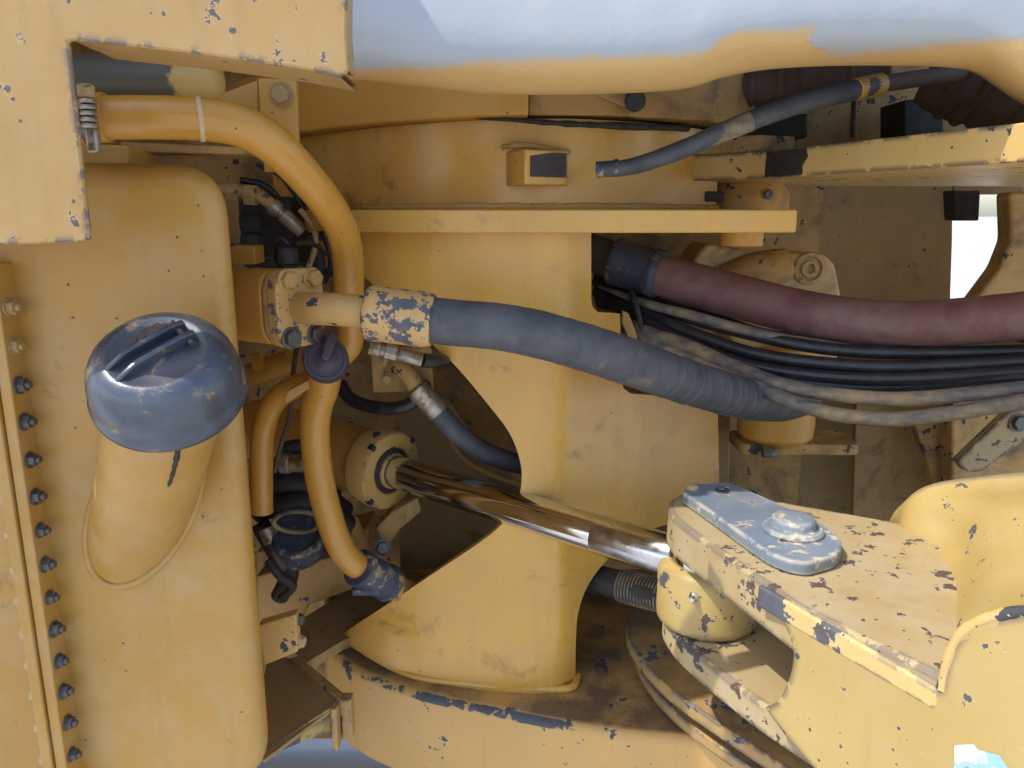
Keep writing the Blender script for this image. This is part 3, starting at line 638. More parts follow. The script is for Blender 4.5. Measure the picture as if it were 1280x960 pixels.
# dark pipe above it
bm = tube(B(), [P(20, 92, .99), P(150, 96, 1.0), P(200, 97, 1.005), P(255, 100, 1.01), P(268, 101, 1.01), P(276, 101, 1.01), P(280, 101, 1.01)], [.0255, .0255, .0255, .0245, .022, .016, .004], 28, 4)
def twotone():
    k = N('half_painted_pipe'); sep = k.n('ShaderNodeSeparateXYZ'); k.t.links.new(k.co, sep.inputs[0])
    f = k.ramp(k.math('ADD', sep.outputs[0], k.math('MULTIPLY', k.noise(30, 5), .06)), .098, .102)
    c = k.mix(f, k.mix(k.noise(20, 4), (0.075, 0.068, 0.045), (0.125, 0.112, 0.075)), k.mix(k.noise(12, 3), (0.52, 0.32, 0.08), (0.6, 0.38, 0.11)))
    c = k.mix(k.dots(60, .15, .2), c, SLATE); k.bump(k.noise(60, 3), .2); M['two'] = k.fin(c, .5)
twotone()
O('breather_pipe', bm, 'two', label='grey capped pipe with chipped yellow end under the side panel', cat='pipe')
# support ledge and bracket behind the pipe
t = T('pipe_bracket', 'yellow angle bracket with one bolt beside the bent pipe', 'bracket', P(340, 195, 1.15))
bm = prism(B(), [P(*q, 1.12) for q in [(322, 97), (371, 99), (374, 215), (330, 215)]], (0, .01, 0)); O('plate', bm, 'yellow', t, bevel=.002)
bm = prism(B(), [P(*q, 1.15) for q in [(322, 100), (322, 140), (255, 125)]], (0, .008, 0)); O('gusset', bm, 'yellow', t, bevel=.001)
bolt('bolt', 'bolt', P(352, 119, 1.12), (.05, -1, .05), .0135, 'brass', t, .3)
bm = prism(B(), [P(*q, 1.05) for q in [(150, 177), (352, 186), (352, 194), (150, 190)]], (0, .05, 0)); O('ledge', bm, 'dirty', t, bevel=.002)
bm = prism(B(), [P(*q, 1.0) for q in [(90, 178), (160, 182), (160, 206), (90, 206)]], (0, .07, 0)); O('block', bm, 'yellow', t, bevel=.003)

# ---- big hydraulic hose with flange
t = T('hydraulic_hose', 'thick grey hydraulic hose with chipped yellow ferrule and four-bolt flange', 'hose', P(400, 430, 1.1))
fa = V((.80, -.58, .02)).normalized(); fu, fv, _ = frame(fa); FC = P(378, 385, 1.075)
ups = V((0, 0, 1)); sdv = ups.cross(fa).normalized()
oct_ = rounded([(-.026, -.060), (.026, -.060), (.036, -.035), (.036, .035), (.026, .060), (-.026, .060), (-.036, .035), (-.036, -.035)], .012, 3)
for nm, off, th, m_, sc in (('flange_block', -.125, .085, 'yellow', .96), ('gasket_plate', -.036, .010, 'filthy', .98), ('flange', -.024, .022, 'ferrule', 1.0)):
    bm = prism(B(), [FC + fa * off + sdv * x * sc * 1.15 + ups * z * .92 * sc for x, z in oct_], fa * th); O(nm, bm, m_, t, bevel=.003)
for sx in (-1, 1):
    for sz in (-1, 1):
        bolt('bolt', 'bolt', FC - fa * .003 + sdv * sx * .022 + ups * sz * .040, fa, .0125, 'speck' if sz > 0 else 'steel', t, random.random())
el = [FC - fa * .03, FC + fa * .005, P(400, 386, 1.045), P(425, 387, 1.035), P(462, 391, 1.032)]
bm = tube(B(), el, .0225, 28, 6); O('elbow_pipe', bm, 'speck', t)
fA, fB = P(461, 391, 1.032), P(541, 401, 1.028); fx_ = (fB - fA).normalized(); Lf = (fB - fA).length
bm = lathe(B(), fA, fx_, [(.024, -.006), (.034, -.003), (.0375, .002), (.038, .010), (.0372, .016), (.0378, Lf - .018), (.0372, Lf - .008), (.0355, Lf), (.030, Lf + .001)], 48); O('ferrule', bm, 'ferrule', t)
hp_ = [(535, 400, 1.028), (575, 404, 1.028), (620, 408, 1.03), (665, 416, 1.035), (710, 428, 1.045), (755, 442, 1.06), (800, 457, 1.085), (850, 475, 1.12), (900, 490, 1.165), (940, 500, 1.22), (978, 503, 1.31), (1004, 496, 1.45), (1015, 480, 1.62), (1015, 460, 1.80)]
bm = tube(B(), [P(*q) for q in hp_], [.0315, .0315, .0318, .0325, .033, .0335, .034, .0335, .033, .033, .033, .033, .033], 36, 10, wob=.010); O('hose', bm, 'hose', t, angle=80)
# spiral wrap lines on the far half
for i in range(16):
    s_ = .44 + .017 * i + random.uniform(-.004, .004); q = cat([tuple(P(*h)) for h in hp_], 20); n_ = int(s_ * (len(q) - 2)); c0, c1 = V(q[n_]), V(q[n_ + 1]); dd = (c1 - c0).normalized(); dd = (dd + V((random.uniform(-.12, .12), 0, random.uniform(-.08, .16)))).normalized()
    bm = lathe(B(), c0, dd, [(.0325, -.005), (.0340 + random.uniform(0, .0006), -.001), (.0340, .002), (.0325, .005)], 32); O('wrap_ring', bm, 'hose', t, angle=80)

# ---- filler tube with cap and branch
t = T('oil_filler_tube', 'yellow branching oil filler tube ending in a rubber coupling', 'pipe', P(470, 720, 1.25))
cap_c = P(408, 452, 1.10); cd_ = V((.16, -.90, .36)).normalized()
bm = tube(B(), [cap_c - cd_ * .0, P(404, 482, 1.125), P(396, 510, 1.14), P(394, 545, 1.15), P(399, 595, 1.16), P(411, 645, 1.175), P(424, 680, 1.19), (P(440, 702, 1.205)), P(462, 716, 1.23)], [.0245, .0245, .0235, .0225, .0225, .0225, .0225, .0225, .0225], 28, 8); O('tube', bm, 'pipe', t)
bm = tube(B(), [P(398, 478, 1.14), P(370, 484, 1.155), P(345, 500, 1.17), P(331, 530, 1.18), P(327, 570, 1.185), P(327, 640, 1.185)], .0185, 24, 8); O('branch', bm, 'pipe', t)
bm = prism(B(), [P(*q, 1.105) for q in [(355, 497), (360, 488), (385, 475), (398, 478), (370, 496), (357, 505)]], (0, .01, 0)); O('clip', bm, 'dirty', t, bevel=.002)
cA, cB = P(452, 711, 1.215), P(489, 731, 1.262); cx_ = (cB - cA).normalized(); Lc = (cB - cA).length
bm = lathe(B(), cA - cx_ * .006, cx_, [(.024, -.004), (.032, -.002), (.0325, .004), (.0325, .012), (.0305, .014), (.0305, Lc - .014), (.033, Lc - .012), (.033, Lc), (.028, Lc + .003)], 36); O('coupling', bm, 'coupling', t)
bm = tube(B(), [cB - cx_ * .01, cB + cx_ * .12], .0235, 24, 1, smooth=False); O('lower_pipe', bm, 'dirty', t)
bm = B(); box(bm, P(458, 739, 1.215), (.05, .012, .014)); O('clamp_screw', bm, 'coupling', t, bevel=.004)
fcp = T('tube_cap', 'dark purple-brown plastic cap with T-handle on the branching tube', 'cap', cap_c)
bm = lathe(B(), cap_c + cd_ * .004, cd_, [(.027, -.014), (.0315, -.012), (.0325, -.006), (.0325, .010), (.0305, .0135), (.026, .014), (.025, .0125), (.014, .0125), (.012, .014), (0, .014)], 40); O('disc', bm, 'purple', fcp, angle=50)
tx = (V((1, 0, 0)) - cd_ * cd_.x).normalized(); ty = cd_.cross(tx)
hd = (tx * .28 + ty * .96).normalized(); hw = cd_.cross(hd)
bm = prism(B(), [cap_c + cd_ * .017 + hd * a_ + hw * b2 for a_, b2 in [(-.004, -.006), (.035, -.0075), (.042, .0), (.035, .0075), (-.004, .006)]], cd_ * .016); O('handle', bm, 'purple', fcp, bevel=.003)
bm = lathe(B(), cap_c + cd_ * .0155, cd_, [(.0125, 0), (.0135, .0), (.0135, .0016), (.0125, .0016)], 6); O('hex_rim', bm, 'zinc', fcp)

# ---- small fittings between tank and column
t = T('elbow_fitting', 'dirty brass elbow fitting and crimped hose end behind the tank corner', 'fitting', P(320, 250, 1.35))
bm = tube(B(), [P(272, 238, 1.34), P(300, 240, 1.34), P(316, 243, 1.34), P(332, 250, 1.34), P(345, 262, 1.345)], .011, 16, 6); O('elbow', bm, 'brass', t)
for (x, y, r_) in ((292, 240, .016), (314, 243, .019)):
    c0 = P(x, y, 1.34); bm = lathe(B(), c0 - V((.010, 0, 0)), (1, 0, -.1), [(r_, 0), (r_, .02)], 6); O('hex_nut', bm, 'brass', t, bevel=.002)
bm = lathe(B(), P(340, 257, 1.343), (P(384, 294, 1.36) - P(340, 257, 1.343)).normalized(), [(.014, 0), (.014, .014), (.010, .016), (.010, .02), (.0125, .022), (.0125, .062), (.010, .066)], 16); O('crimp', bm, 'zinc', t)
bm = tube(B(), [P(384, 294, 1.36), P(398, 318, 1.37), P(400, 350, 1.38)], .010, 14, 6); O('hose', bm, 'dull', t)
bm = tube(B(), [P(375, 262, 1.33), P(392, 285, 1.33), P(394, 310, 1.33), P(385, 335, 1.33)], .005, 10, 6); O('wire_loom', bm, 'brass', t)
t = T('valve_stack', 'black stacked valve sections in the gap beside the tank corner', 'valve', P(315, 300, 1.40))
for i, (y, r_) in enumerate(((255, .02), (278, .024), (302, .022))):
    bm = lathe(B(), P(316, y + 9, 1.40), (0, 0, 1), [(r_, 0), (r_, .022), (r_ * .8, .028)], 8); O('section', bm, 'dull', t, bevel=.003)
bm = B(); box(bm, P(345, 290, 1.50), (.10, .12, .13)); O('housing', bm, 'dull', t, bevel=.01)
bm = B(); box(bm, P(310, 318, 1.30), (.04, .05, .03)); O('yellow_block', bm, 'yellow', t, bevel=.003)
t = T('pressure_sensor', 'black sensor plug with looped cable above the four-bolt flange', 'sensor', P(361, 335, 1.13))
bm = lathe(B(), P(361, 338, 1.11), (0, 0, 1), [(.011, -.02), (.011, .008), (.015, .010), (.015, .028), (.012, .032)], 20); O('plug', bm, 'dull', t)
bm = tube(B(), [P(361, 306, 1.11), P(352, 298, 1.11), P(345, 306, 1.115), P(344, 322, 1.14), P(350, 335, 1.18)], .0035, 10, 6); O('cable', bm, 'black', t)
bm = tube(B(), [P(368, 306, 1.12), P(390, 304, 1.16), P(410, 318, 1.22), P(430, 320, 1.28)], .0035, 10, 6); O('cable', bm, 'black', t)
t = T('inner_hose', 'short blue-grey hose with elbow running behind the column cut-out', 'hose', P(560, 540, 1.35))
bm = prism(B(), [P(*q, 1.36) for q in [(462, 432), (540, 434), (542, 488), (466, 492)]], (0, .06, 0)); O('manifold', bm, 'dirty', t, bevel=.003)
bm = tube(B(), [P(488, 458, 1.37), P(497, 458, 1.34), P(508, 466, 1.325), P(518, 480, 1.315), P(527, 492, 1.31)], .0155, 20, 6); O('elbow', bm, 'speck', t)
for q in ((484, 452), (484, 474), (502, 446)): bolt('bolt', 'bolt', P(*q, 1.352), (.1, -1, 0), .009, 'brass', t)
iA, iB = P(522, 486, 1.312), P(552, 520, 1.305); ix = (iB - iA).normalized()
bm = lathe(B(), iA, ix, [(.017, -.004), (.021, 0), (.021, .012), (.0195, .014), (.0195, .055), (.018, .058)], 28); O('ferrule', bm, 'zinc', t)
bm = tube(B(), [iB - ix * .01, P(568, 538, 1.31), P(595, 559, 1.32), P(625, 573, 1.335), P(660, 582, 1.36), P(690, 585, 1.40)], .0185, 24, 8); O('hose', bm, 'hose', t)
t = T('crimped_line', 'thin black line with zinc crimp fitting under the yellow ferrule', 'hose', P(500, 445, 1.2))
lA, lB = P(462, 434, 1.17), P(528, 450, 1.18); lx = (lB - lA).normalized()
bm = lathe(B(), lA, lx, [(.012, 0), (.012, .016), (.009, .018), (.009, .024), (.013, .025), (.013, .042), (.0095, .045), (.011, .047), (.011, .083)], 8); O('fitting', bm, 'zinc', t)
bm = tube(B(), [lB, P(548, 452, 1.20), P(560, 450, 1.26), P(575, 440, 1.36)], .0115, 16, 6); O('line', bm, 'black', t)
bm = tube(B(), [P(425, 480, 1.38), P(440, 500, 1.36), P(475, 510, 1.33), P(505, 508, 1.32), P(525, 494, 1.33), P(535, 470, 1.40)], .012, 16, 8); O('looped_hose', bm, 'black', label='black hose looping beneath the small fitting block', cat='hose')
t = T('branch_stub', 'pair of short yellow stub pipes behind the branching tube', 'pipe', P(335, 470, 1.3))
bm = tube(B(), [P(310, 470, 1.30), P(335, 462, 1.30), P(365, 450, 1.30)], .021, 20, 5); O('stub', bm, 'pipe', t)
bm = tube(B(), [P(318, 452, 1.27), P(326, 452, 1.27)], .015, 20, 2, smooth=False); O('stub', bm, 'pipe', t)
bm = tube(B(), [P(372, 425, 1.2), P(366, 470, 1.2), P(362, 520, 1.21), P(350, 560, 1.22), P(343, 590, 1.23)], .004, 8, 6); O('wire', bm, 'bellows', label='thin brown wire hanging behind the branching tube', cat='wire')
t = T('zinc_coupling', 'small zinc hose coupling poking out beside the tank edge', 'fitting', P(350, 580, 1.25))
zx = (P(388, 578, 1.24) - P(330, 578, 1.25)).normalized()
bm = lathe(B(), P(326, 579, 1.25), zx, [(.008, 0), (.008, .012), (.011, .013), (.011, .036), (.018, .038), (.018, .052), (.0155, .054), (.016, .085)], 12); O('fitting', bm, 'zinc', t)
bm = tube(B(), [P(352, 565, 1.27), P(372, 560, 1.28), P(395, 562, 1.31)], .016, 16, 5); O('hose', bm, 'dull', t)
# lower hoses heap
for i, (lb_, q) in enumerate([('uppermost dull black hose crossing below the ram barrel', [(320, 615, 1.35), (350, 605, 1.34), (385, 610, 1.36), (430, 640, 1.42)]), ('dull black hose passing just above the round worn fitting', [(322, 640, 1.33), (355, 630, 1.32), (395, 632, 1.34), (440, 660, 1.40)]), ('dull black hose dropping down along the tank edge', [(325, 655, 1.30), (345, 690, 1.30), (362, 715, 1.30), (350, 745, 1.32)]), ('dull black hose half hidden behind the ram barrel', [(322, 600, 1.40), (360, 590, 1.42), (420, 620, 1.46)])]):
    bm = tube(B(), [P(*a_) for a_ in q], (.022, .02, .017, .02)[i], 20, 6); O('black_hose', bm, 'dull', label=lb_, cat='hose', group='black hoses below the ram barrel')
t = T('round_fitting', 'round worn blue-grey fitting with a short hose beside the tank edge', 'fitting', P(372, 690, 1.27))
bm = lathe(B(), P(372, 668, 1.27), (.15, -.65, .75), [(.046, -.05), (.046, 0), (.042, .004), (.036, .004), (.035, -.004), (0, -.004)], 36); O('fitting_ring', bm, 'coupling', t)
bm = tube(B(), [P(352, 712, 1.26), P(345, 695, 1.26), P(340, 675, 1.27)], .012, 16, 5); O('short_hose', bm, 'bellows', t)
bm = B(); tube(bm, [P(340, 678, 1.265), P(332, 660, 1.27)], .014, 14, 2, smooth=False); O('fitting', bm, 'zinc', t)
bm = prism(B(), [P(*q, 1.36) for q in [(470, 660), (490, 640), (522, 622), (527, 640), (500, 662), (480, 690)]], (0, .05, 0)); O('ram_bracket', bm, 'filthy', bevel=.004, label='greasy speckled bracket arm under the ram gland', cat='bracket')
wl = T('wiring_harness', 'loose black wires and clips in the dark gap beside the tank', 'wiring', P(350, 330, 1.42))
for q in [[(300, 225), (330, 232), (352, 255), (368, 300)], [(320, 205), (352, 222), (380, 262), (402, 300)], [(395, 262), (408, 300), (414, 330), (405, 352)], [(305, 330), (330, 322), (372, 326), (420, 345)], [(402, 235), (420, 300), (438, 330), (452, 350)]]:
    bm = tube(B(), [P(x, y, 1.42 + .02 * i) for i, (x, y) in enumerate(q)], random.uniform(.004, .007), 10, 6); O('wire', bm, 'black', wl)
wl = T('return_line', 'thin looped black return line under the ram barrel', 'hose', P(370, 650, 1.25))
ring = [P(372 + 30 * math.cos(k_ * .42 + .5), 652 + 13 * math.sin(k_ * .42 + .5), 1.24 + .02 * math.sin(k_ * .42)) for k_ in range(14)]
bm = tube(B(), ring, .0042, 10, 4); O('loop', bm, 'over', wl)
bm = tube(B(), [P(335, 700, 1.24), P(350, 720, 1.24), P(366, 732, 1.25), P(352, 748, 1.27)], .008, 12, 6); O('line', bm, 'dull', wl)
bm = tube(B(), [P(440, 650, 1.40), P(458, 690, 1.36), P(470, 700, 1.33)], .013, 14, 6); O('line', bm, 'dirty', wl)
bolt('bolt', 'bolt', P(478, 684, 1.30), (.3, -1, .2), .012, 'steel', wl)
# ---- frame ledge and brackets lower left
t = T('frame_rail', 'stepped yellow-brown frame rail in shadow behind the tank', 'frame rail', P(400, 780, 1.5))
bm = prism(B(), [P(*q, 1.44) for q in [(320, 720), (440, 690), (446, 735), (385, 757), (380, 770), (320, 790)]], (0, .05, 0)); O('rail', bm, 'dirty', t, bevel=.004)
bm = prism(B(), [P(*q, 1.52) for q in [(320, 690), (460, 660), (460, 690), (320, 722)]], (0, .10, 0)); O('upper_step', bm, 'dirty', t, bevel=.004)
bm = B(); prism(bm, [PZ(x, y, .70) for x, y in [(350, 790), (440, 735), (500, 735), (620, 690), (560, 760), (430, 800), (380, 830)]], (0, 0, -.02)); O('floor_plate', bm, 'brown', t)
t = T('tank_mount', 'small chipped yellow mounting tab with two bolts at the tank side', 'bracket', P(355, 800, 1.05))
bm = prism(B(), [P(*q, 1.02) for q in [(322, 782), (370, 768), (372, 815), (330, 832)]], (0, .02, 0)); O('tab', bm, 'speck', t, bevel=.002)
for q in ((373, 774), (375, 802)): bolt('bolt', 'bolt', P(*q, 1.035), (1, -.1, 0), .008, 'steel' if q[1] < 790 else 'cream', t)
t = T('step_bracket', 'chipped yellow channel bracket jutting from under the tank', 'bracket', P(400, 930, 1.1))
zs = .70
pA, pB, pC, pD = PZ(318, 935, zs), PZ(335, 815, zs), PZ(372, 826, zs), PZ(423, 880, zs)
bm = prism2(B(), [pA, PZ(330, 950, zs), pD, pC, pB], [p + V((0, 0, -.006)) for p in (pA, PZ(330, 950, zs), pD, pC, pB)]); O('top', bm, 'brown', t)
e1, e2 = PZ(322, 942, zs + .004), PZ(415, 884, zs + .004)
bm = prism(B(), [e1, e2, e2 - V((0, 0, .052)), e2 - V((.02, 0, .05)), e1 - V((0, 0, .012))], (.004, .010, 0)); O('front_lip', bm, 'worn', t, bevel=.002)
e1, e2 = PZ(362, 822, zs + .006), PZ(426, 876, zs + .006)
bm = prism(B(), [e1, e2, e2 - V((0, 0, .03)), e1 - V((0, 0, .03))], (.016, .006, 0)); O('side_lip', bm, 'dirty', t, bevel=.002)
q0 = PZ(410, 888, zs); 
bm = B(); box(bm, PZ(412, 882, zs) + V((.010, .002, -.035)), (.010, .035, .078)); O('end_plate', bm, 'panel', t, bevel=.002)
bm = B(); box(bm, PZ(412, 882, zs) + V((.026, .016, -.030)), (.018, .022, .074)); O('end_block', bm, 'panel', t, bevel=.002)

# ================================================================== RIGHT SIDE HOSES
t = T('red_hose', 'thick faded red-brown hose with black coupling leaving the column window', 'hose', P(1000, 420, 1.3))
bm = tube(B(), [P(700, 300, 1.56), P(745, 318, 1.50), P(780, 330, 1.46)], .036, 30, 6); O('pipe_end', bm, 'olive', t)
kA, kB = P(768, 327, 1.46), P(826, 344, 1.42); kx = (kB - kA).normalized(); Lk = (kB - kA).length
bm = lathe(B(), kA, kx, [(.036, -.002), (.045, 0), (.046, .008), (.044, .012), (.0435, Lk - .02), (.046, Lk - .016), (.046, Lk - .004), (.043, Lk), (.038, Lk + .001)], 40); O('coupling', bm, 'coupling', t)
rh = [(815, 341, 1.425), (860, 354, 1.395), (920, 370, 1.35), (990, 388, 1.30), (1060, 400, 1.25), (1130, 405, 1.21), (1200, 402, 1.17), (1290, 393, 1.13), (1400, 375, 1.10)]
bm = tube(B(), [P(*q) for q in rh], [.039, .039, .0385, .038, .0375, .037, .0365, .036, .036], 36, 10, wob=.006); O('hose', bm, 'red', t, angle=80)
BL = [
 ('black', .0105, [(745, 352, 1.52), (790, 372, 1.44), (850, 394, 1.36), (930, 416, 1.29), (1020, 434, 1.23), (1120, 441, 1.19), (1290, 438, 1.14), (1400, 430, 1.12)], 'glossy black hose, topmost of the bundle under the red hose', 0),
 ('over', .0085, [(750, 360, 1.50), (800, 378, 1.41), (860, 393, 1.34), (930, 412, 1.28), (1010, 428, 1.25), (1100, 436, 1.24), (1290, 430, 1.22), (1400, 424, 1.2)], 'thin yellow-oversprayed hose wedged behind the topmost black hose', 0),
 ('black', .0105, [(745, 365, 1.50), (795, 386, 1.41), (860, 414, 1.33), (940, 441, 1.26), (1040, 455, 1.20), (1140, 458, 1.16), (1290, 450, 1.12), (1400, 442, 1.10)], 'glossy black hose, second of the bundle under the red hose', 0),
 ('black', .0105, [(748, 372, 1.50), (798, 396, 1.40), (860, 428, 1.32), (940, 457, 1.25), (1040, 471, 1.19), (1140, 473, 1.15), (1290, 463, 1.11), (1400, 454, 1.10)], 'glossy black hose, third of the bundle under the red hose', 0),
 ('black', .010, [(750, 380, 1.50), (800, 405, 1.40), (860, 438, 1.31), (930, 466, 1.25), (1020, 481, 1.20), (1110, 484, 1.17), (1290, 474, 1.13), (1400, 464, 1.12)], 'glossy black hose just above the worn yellowish hoses', 0),
 ('over', .0112, [(752, 385, 1.50), (802, 412, 1.38), (860, 432, 1.30), (920, 459, 1.235), (990, 484, 1.175), (1070, 496, 1.13), (1150, 498, 1.105), (1290, 484, 1.07), (1400, 472, 1.06)], 'yellow-oversprayed hose lying above the lowest hose of the bundle', 0),
 ('over', .0112, [(754, 392, 1.50), (805, 421, 1.37), (870, 449, 1.29), (930, 475, 1.22), (985, 500, 1.165), (1040, 517, 1.125), (1110, 524, 1.095), (1180, 518, 1.075), (1290, 500, 1.05), (1400, 485, 1.04)], 'lowest sagging yellow-oversprayed hose of the bundle', 0)]
BL += [
 ('black', .009, [(746, 358, 1.54), (800, 384, 1.45), (870, 420, 1.37), (950, 447, 1.30), (1050, 462, 1.245), (1140, 465, 1.20), (1290, 456, 1.16), (1400, 447, 1.15)], 'thin black hose wedged between the second and third bundle hoses', 0),
 ('black', .009, [(748, 376, 1.53), (800, 400, 1.44), (870, 437, 1.36), (950, 464, 1.29), (1040, 478, 1.24), (1130, 480, 1.20), (1290, 469, 1.16), (1400, 460, 1.15)], 'thin black hose wedged behind the third bundle hose', 0),
 ('dull', .010, [(746, 345, 1.56), (800, 362, 1.49), (880, 392, 1.42), (960, 418, 1.36), (1060, 430, 1.30), (1160, 432, 1.26), (1290, 428, 1.22), (1400, 420, 1.2)], 'dull black hose half hidden directly beneath the red hose', 0)]
for m_, r_, q, lb, _ in BL:
    bm = tube(B(), [P(*a_) for a_ in q], r_, 18, 10); O('hydraulic_hose', bm, m_, label=lb, cat='hose', group='hose bundle under the red hose')
t = T('hose_tie', 'dark band tie with yellow clip gathering the hoses at the column', 'tie', P(790, 420, 1.4))
tx_ = (P(830, 405, 1.36) - P(780, 385, 1.42)).normalized(); cen = P(797, 398, 1.395)
bu, bv2, _ = frame(tx_); 
bm = B(); ring = []
for k_ in range(33):
    th = k_ * 2 * math.pi / 32; ring.append(cen + V((0, 1, 0)) * math.cos(th) * .03 + V((-.25, 0, .97)).normalized() * math.sin(th) * .050)
tube(bm, ring, .0045, 8, 1, smooth=False, cap=False); O('band', bm, 'dull', t)
bm = prism(B(), [P(*q, 1.36) for q in [(778, 388), (786, 392), (800, 428), (796, 434), (786, 424), (777, 404)]], (0, .012, 0)); O('clip', bm, 'dirty', t, bevel=.002)
# ---- hose across the upper gap
t = T('upper_hose', 'black hose with scuffed yellow stripe slanting up under the hood', 'hose', P(850, 190, 1.2))
uh = [(748, 212, 1.16), (790, 208, 1.15), (850, 188, 1.14), (920, 158, 1.14), (1000, 129, 1.16), (1070, 112, 1.18), (1100, 105, 1.20)]
bm = tube(B(), [P(*q) for q in uh], [.0105, .0118, .0128, .0136, .0145, .015, .015], 22, 8, wob=.012); O('hose', bm, 'hose', t)
tpA, tpB = P(745, 212.3, 1.161), P(773, 209.5, 1.154); bm = lathe(B(), tpA, (tpB - tpA).normalized(), [(.007, 0), (.0118, .001), (.0118, .006), (.0112, .008), (.0112, (tpB - tpA).length - .006), (.0125, (tpB - tpA).length - .005), (.0125, (tpB - tpA).length)], 20); O('end_fitting', bm, 'coupling', t)
fA2, fB2 = P(1068, 112, 1.178), P(1101, 105, 1.20); bm = lathe(B(), fA2, (fB2 - fA2).normalized(), [(.0135, 0), (.0155, .001), (.0155, (fB2 - fA2).length), (.0135, (fB2 - fA2).length + .001)], 24); O('ferrule', bm, 'yellow', t)
bm = tube(B(), [P(1100, 105, 1.20), P(1150, 98, 1.24), P(1200, 92, 1.3)], .0125, 18, 5); O('line_end', bm, 'bellows', t)
bm = tube(B(), [P(876, 177, 1.1395), P(905, 164.5, 1.139), P(938, 151.5, 1.14)], [.0135, .0141, .0143], 22, 6); O('oversprayed_patch', bm, 'over', t)
# ---- dark duct and bellows above the arm
t = T('rubber_bellows', 'ribbed brown rubber bellows tucked under the hood arch', 'bellows', P(1250, 150, 1.3))
bq = [(1160, 92, 1.38), (1195, 104, 1.36), (1225, 116, 1.34), (1255, 128, 1.32), (1290, 140, 1.30), (1340, 150, 1.28)]
random.seed(3)
bm = tube(B(), [P(*q) for q in bq], [.048, .058, .052, .060, .054, .06], 28, 7, wob=.035); O('sleeve', bm, 'bellows', t, angle=80)
for i in range(5):
    p0 = P(1196 + i * 24, 104 + i * 10, 1.36 - i * .017); bm = lathe(B(), p0, (1 + random.uniform(-.2, .2), -.15, -.45), [(.05, -.010), (.0605, -.003), (.0605, .004), (.05, .010)], 28); O('rib', bm, 'bellows', t, angle=80)
t = T('ribbed_duct', 'lumpy brown duct hose running along the hood edge', 'duct', P(980, 110, 1.5))
bm = tube(B(), [P(840, 116, 1.46), P(900, 110, 1.45), P(960, 104, 1.45), P(1030, 98, 1.45), P(1100, 92, 1.46)], [.036, .042, .038, .043, .038], 28, 9, wob=.03); O('duct', bm, 'bellows', t, angle=80)
for i in range(6):
    p0 = P(905 + i * 28 + random.uniform(-6, 6), 109 - i * 2.6, 1.45); bm = lathe(B(), p0, (1, 0, .12), [(.040, -.008), (.0455, -.002), (.0455, .003), (.040, .008)], 28); O('rib', bm, 'bellows', t, angle=80)
random.seed(11)
t = T('bay_bulkhead', 'dark bulkhead with a thin upright rod above the hinge arm', 'bulkhead', P(1050, 200, 1.7))
bm = prism(B(), [P(*q, 1.70) for q in [(830, 60), (1560, 60), (1560, 215), (830, 215)]], (0, .03, 0)); O('plate', bm, 'filthy', t)
bm = prism(B(), [P(*q, 1.45) for q in [(880, 150), (1010, 142), (1010, 172), (880, 188)]], (0, .2, 0)); O('dark_block', bm, 'dull', t, bevel=.004)
bm = tube(B(), [P(1068, 120, 1.5), P(1066, 172, 1.5)], .005, 10, 1, smooth=False); O('rod', bm, 'bellows', t)
bm = prism(B(), [P(*q, 1.55) for q in [(1130, 125), (1180, 120), (1180, 170), (1130, 176)]], (0, .1, 0)); O('dark_box', bm, 'dull', t, bevel=.004)
bm = tube(B(), [P(794, 126, 1.225), P(794, 126, 1.275)], .016, 24, 1, smooth=False); O('drain_plug', bm, 'dull', bevel=.004, label='round black plug end under the hood edge', cat='plug')
bm = prism(B(), [P(*q, 1.245) for q in [(742, 117), (775, 132), (790, 134), (800, 116)]], (0, .008, 0)); O('plug_bracket', bm, 'filthy', bevel=.002, label='chipped triangular bracket holding the black plug', cat='bracket')

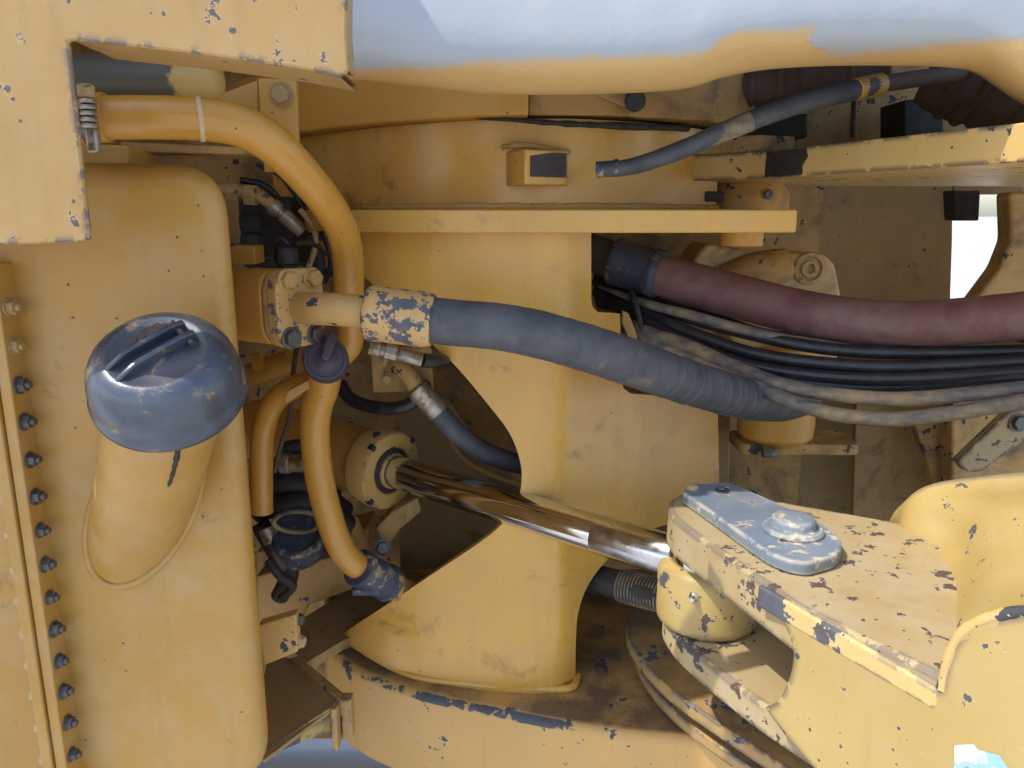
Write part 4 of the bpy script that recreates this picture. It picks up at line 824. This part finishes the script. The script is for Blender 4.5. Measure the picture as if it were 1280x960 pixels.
# ---- pump casting beneath the hinge plate
t = T('steering_pump', 'dirty yellow cast pump body with socket plug behind the red hose', 'pump', P(965, 570, 1.62))
co_ = rounded([(866, 326), (884, 304), (930, 312), (944, 322), (985, 317), (1030, 317), (1044, 330), (1052, 372), (1046, 470), (930, 470), (900, 380), (872, 350)], 6, 3)
bm = prism(B(), [P(*q, 1.56) for q in co_], (0, .14, 0)); O('casting', bm, 'pumpc', t, bevel=.012, seg=4)
bm = tube(B(), [P(905, 352, 1.555), P(945, 340, 1.55), P(985, 330, 1.55)], [.035, .04, .032], 20, 5); O('rib', bm, 'dirty', t)
pc = P(1011, 336, 1.56); bm = lathe(B(), pc, (0, -1, 0), [(.034, -.004), (.032, .008), (.024, .010), (.023, .004), (.018, .004), (.017, .010), (.0095, .010), (.009, .002), (0, .002)], 32); O('socket_plug', bm, 'brass', t)
bc = P(968, 545, 1.60); bt = P(968, 430, 1.60)
bm = lathe(B(), (bc.x, bc.y, bc.z), (0, 0, 1), [(.060, -.012), (.078, .006), (.080, .03), (.080, bt.z - bc.z)], 40); O('body', bm, 'yellow', t, bevel=.003)
bm = B(); fz = P(968, 560, 1.56).z; planp(bm, rounded([(bc.x - .085, 1.545), (bc.x + .165, 1.545), (bc.x + .165, 1.66), (bc.x - .085, 1.66)], .02, 3), fz - .012, fz + .012); O('flange', bm, 'dirty', t, bevel=.003)
bolt('bolt', 'bolt', P(962, 562, 1.53), (0, -.3, -1), .017, 'steel', t)
bolt('bolt', 'bolt', P(946, 300, 1.54), (0, -.5, 1), .013, 'steel', t)
t = T('link_bar', 'chipped yellow slanted link bar with bolt eye near the tower', 'link', P(1235, 580, 1.45))
lb = rounded([(1196, 577), (1262, 514), (1290, 508), (1300, 535), (1228, 590), (1206, 590)], 6, 3)
bm = prism(B(), [P(*q, 1.42) for q in lb], (0, .02, 0)); O('bar', bm, 'wornflat', t, bevel=.003)
bolt('bolt', 'bolt', P(1272, 528, 1.42), (0, -1, .1), .015, 'steel', t)
# ---- guard hose below the rod
t = T('guarded_hose', 'dark hose with worn coil guard beneath the ram rod', 'hose', P(780, 740, 1.3))
bm = tube(B(), [P(690, 716, 1.36), P(745, 724, 1.30), P(800, 738, 1.24), P(860, 752, 1.19)], .026, 24, 6); O('hose', bm, 'dull', t)
gA, gB_ = P(778, 732, 1.265), P(850, 750, 1.20); gdr = (gB_ - gA).normalized()
for i in range(14):
    bm = lathe(B(), gA + gdr * (i * .0062), gdr, [(.0262, -.0028), (.0300, -.001), (.0300, .001), (.0262, .0028)], 24); O('coil', bm, 'over', t)
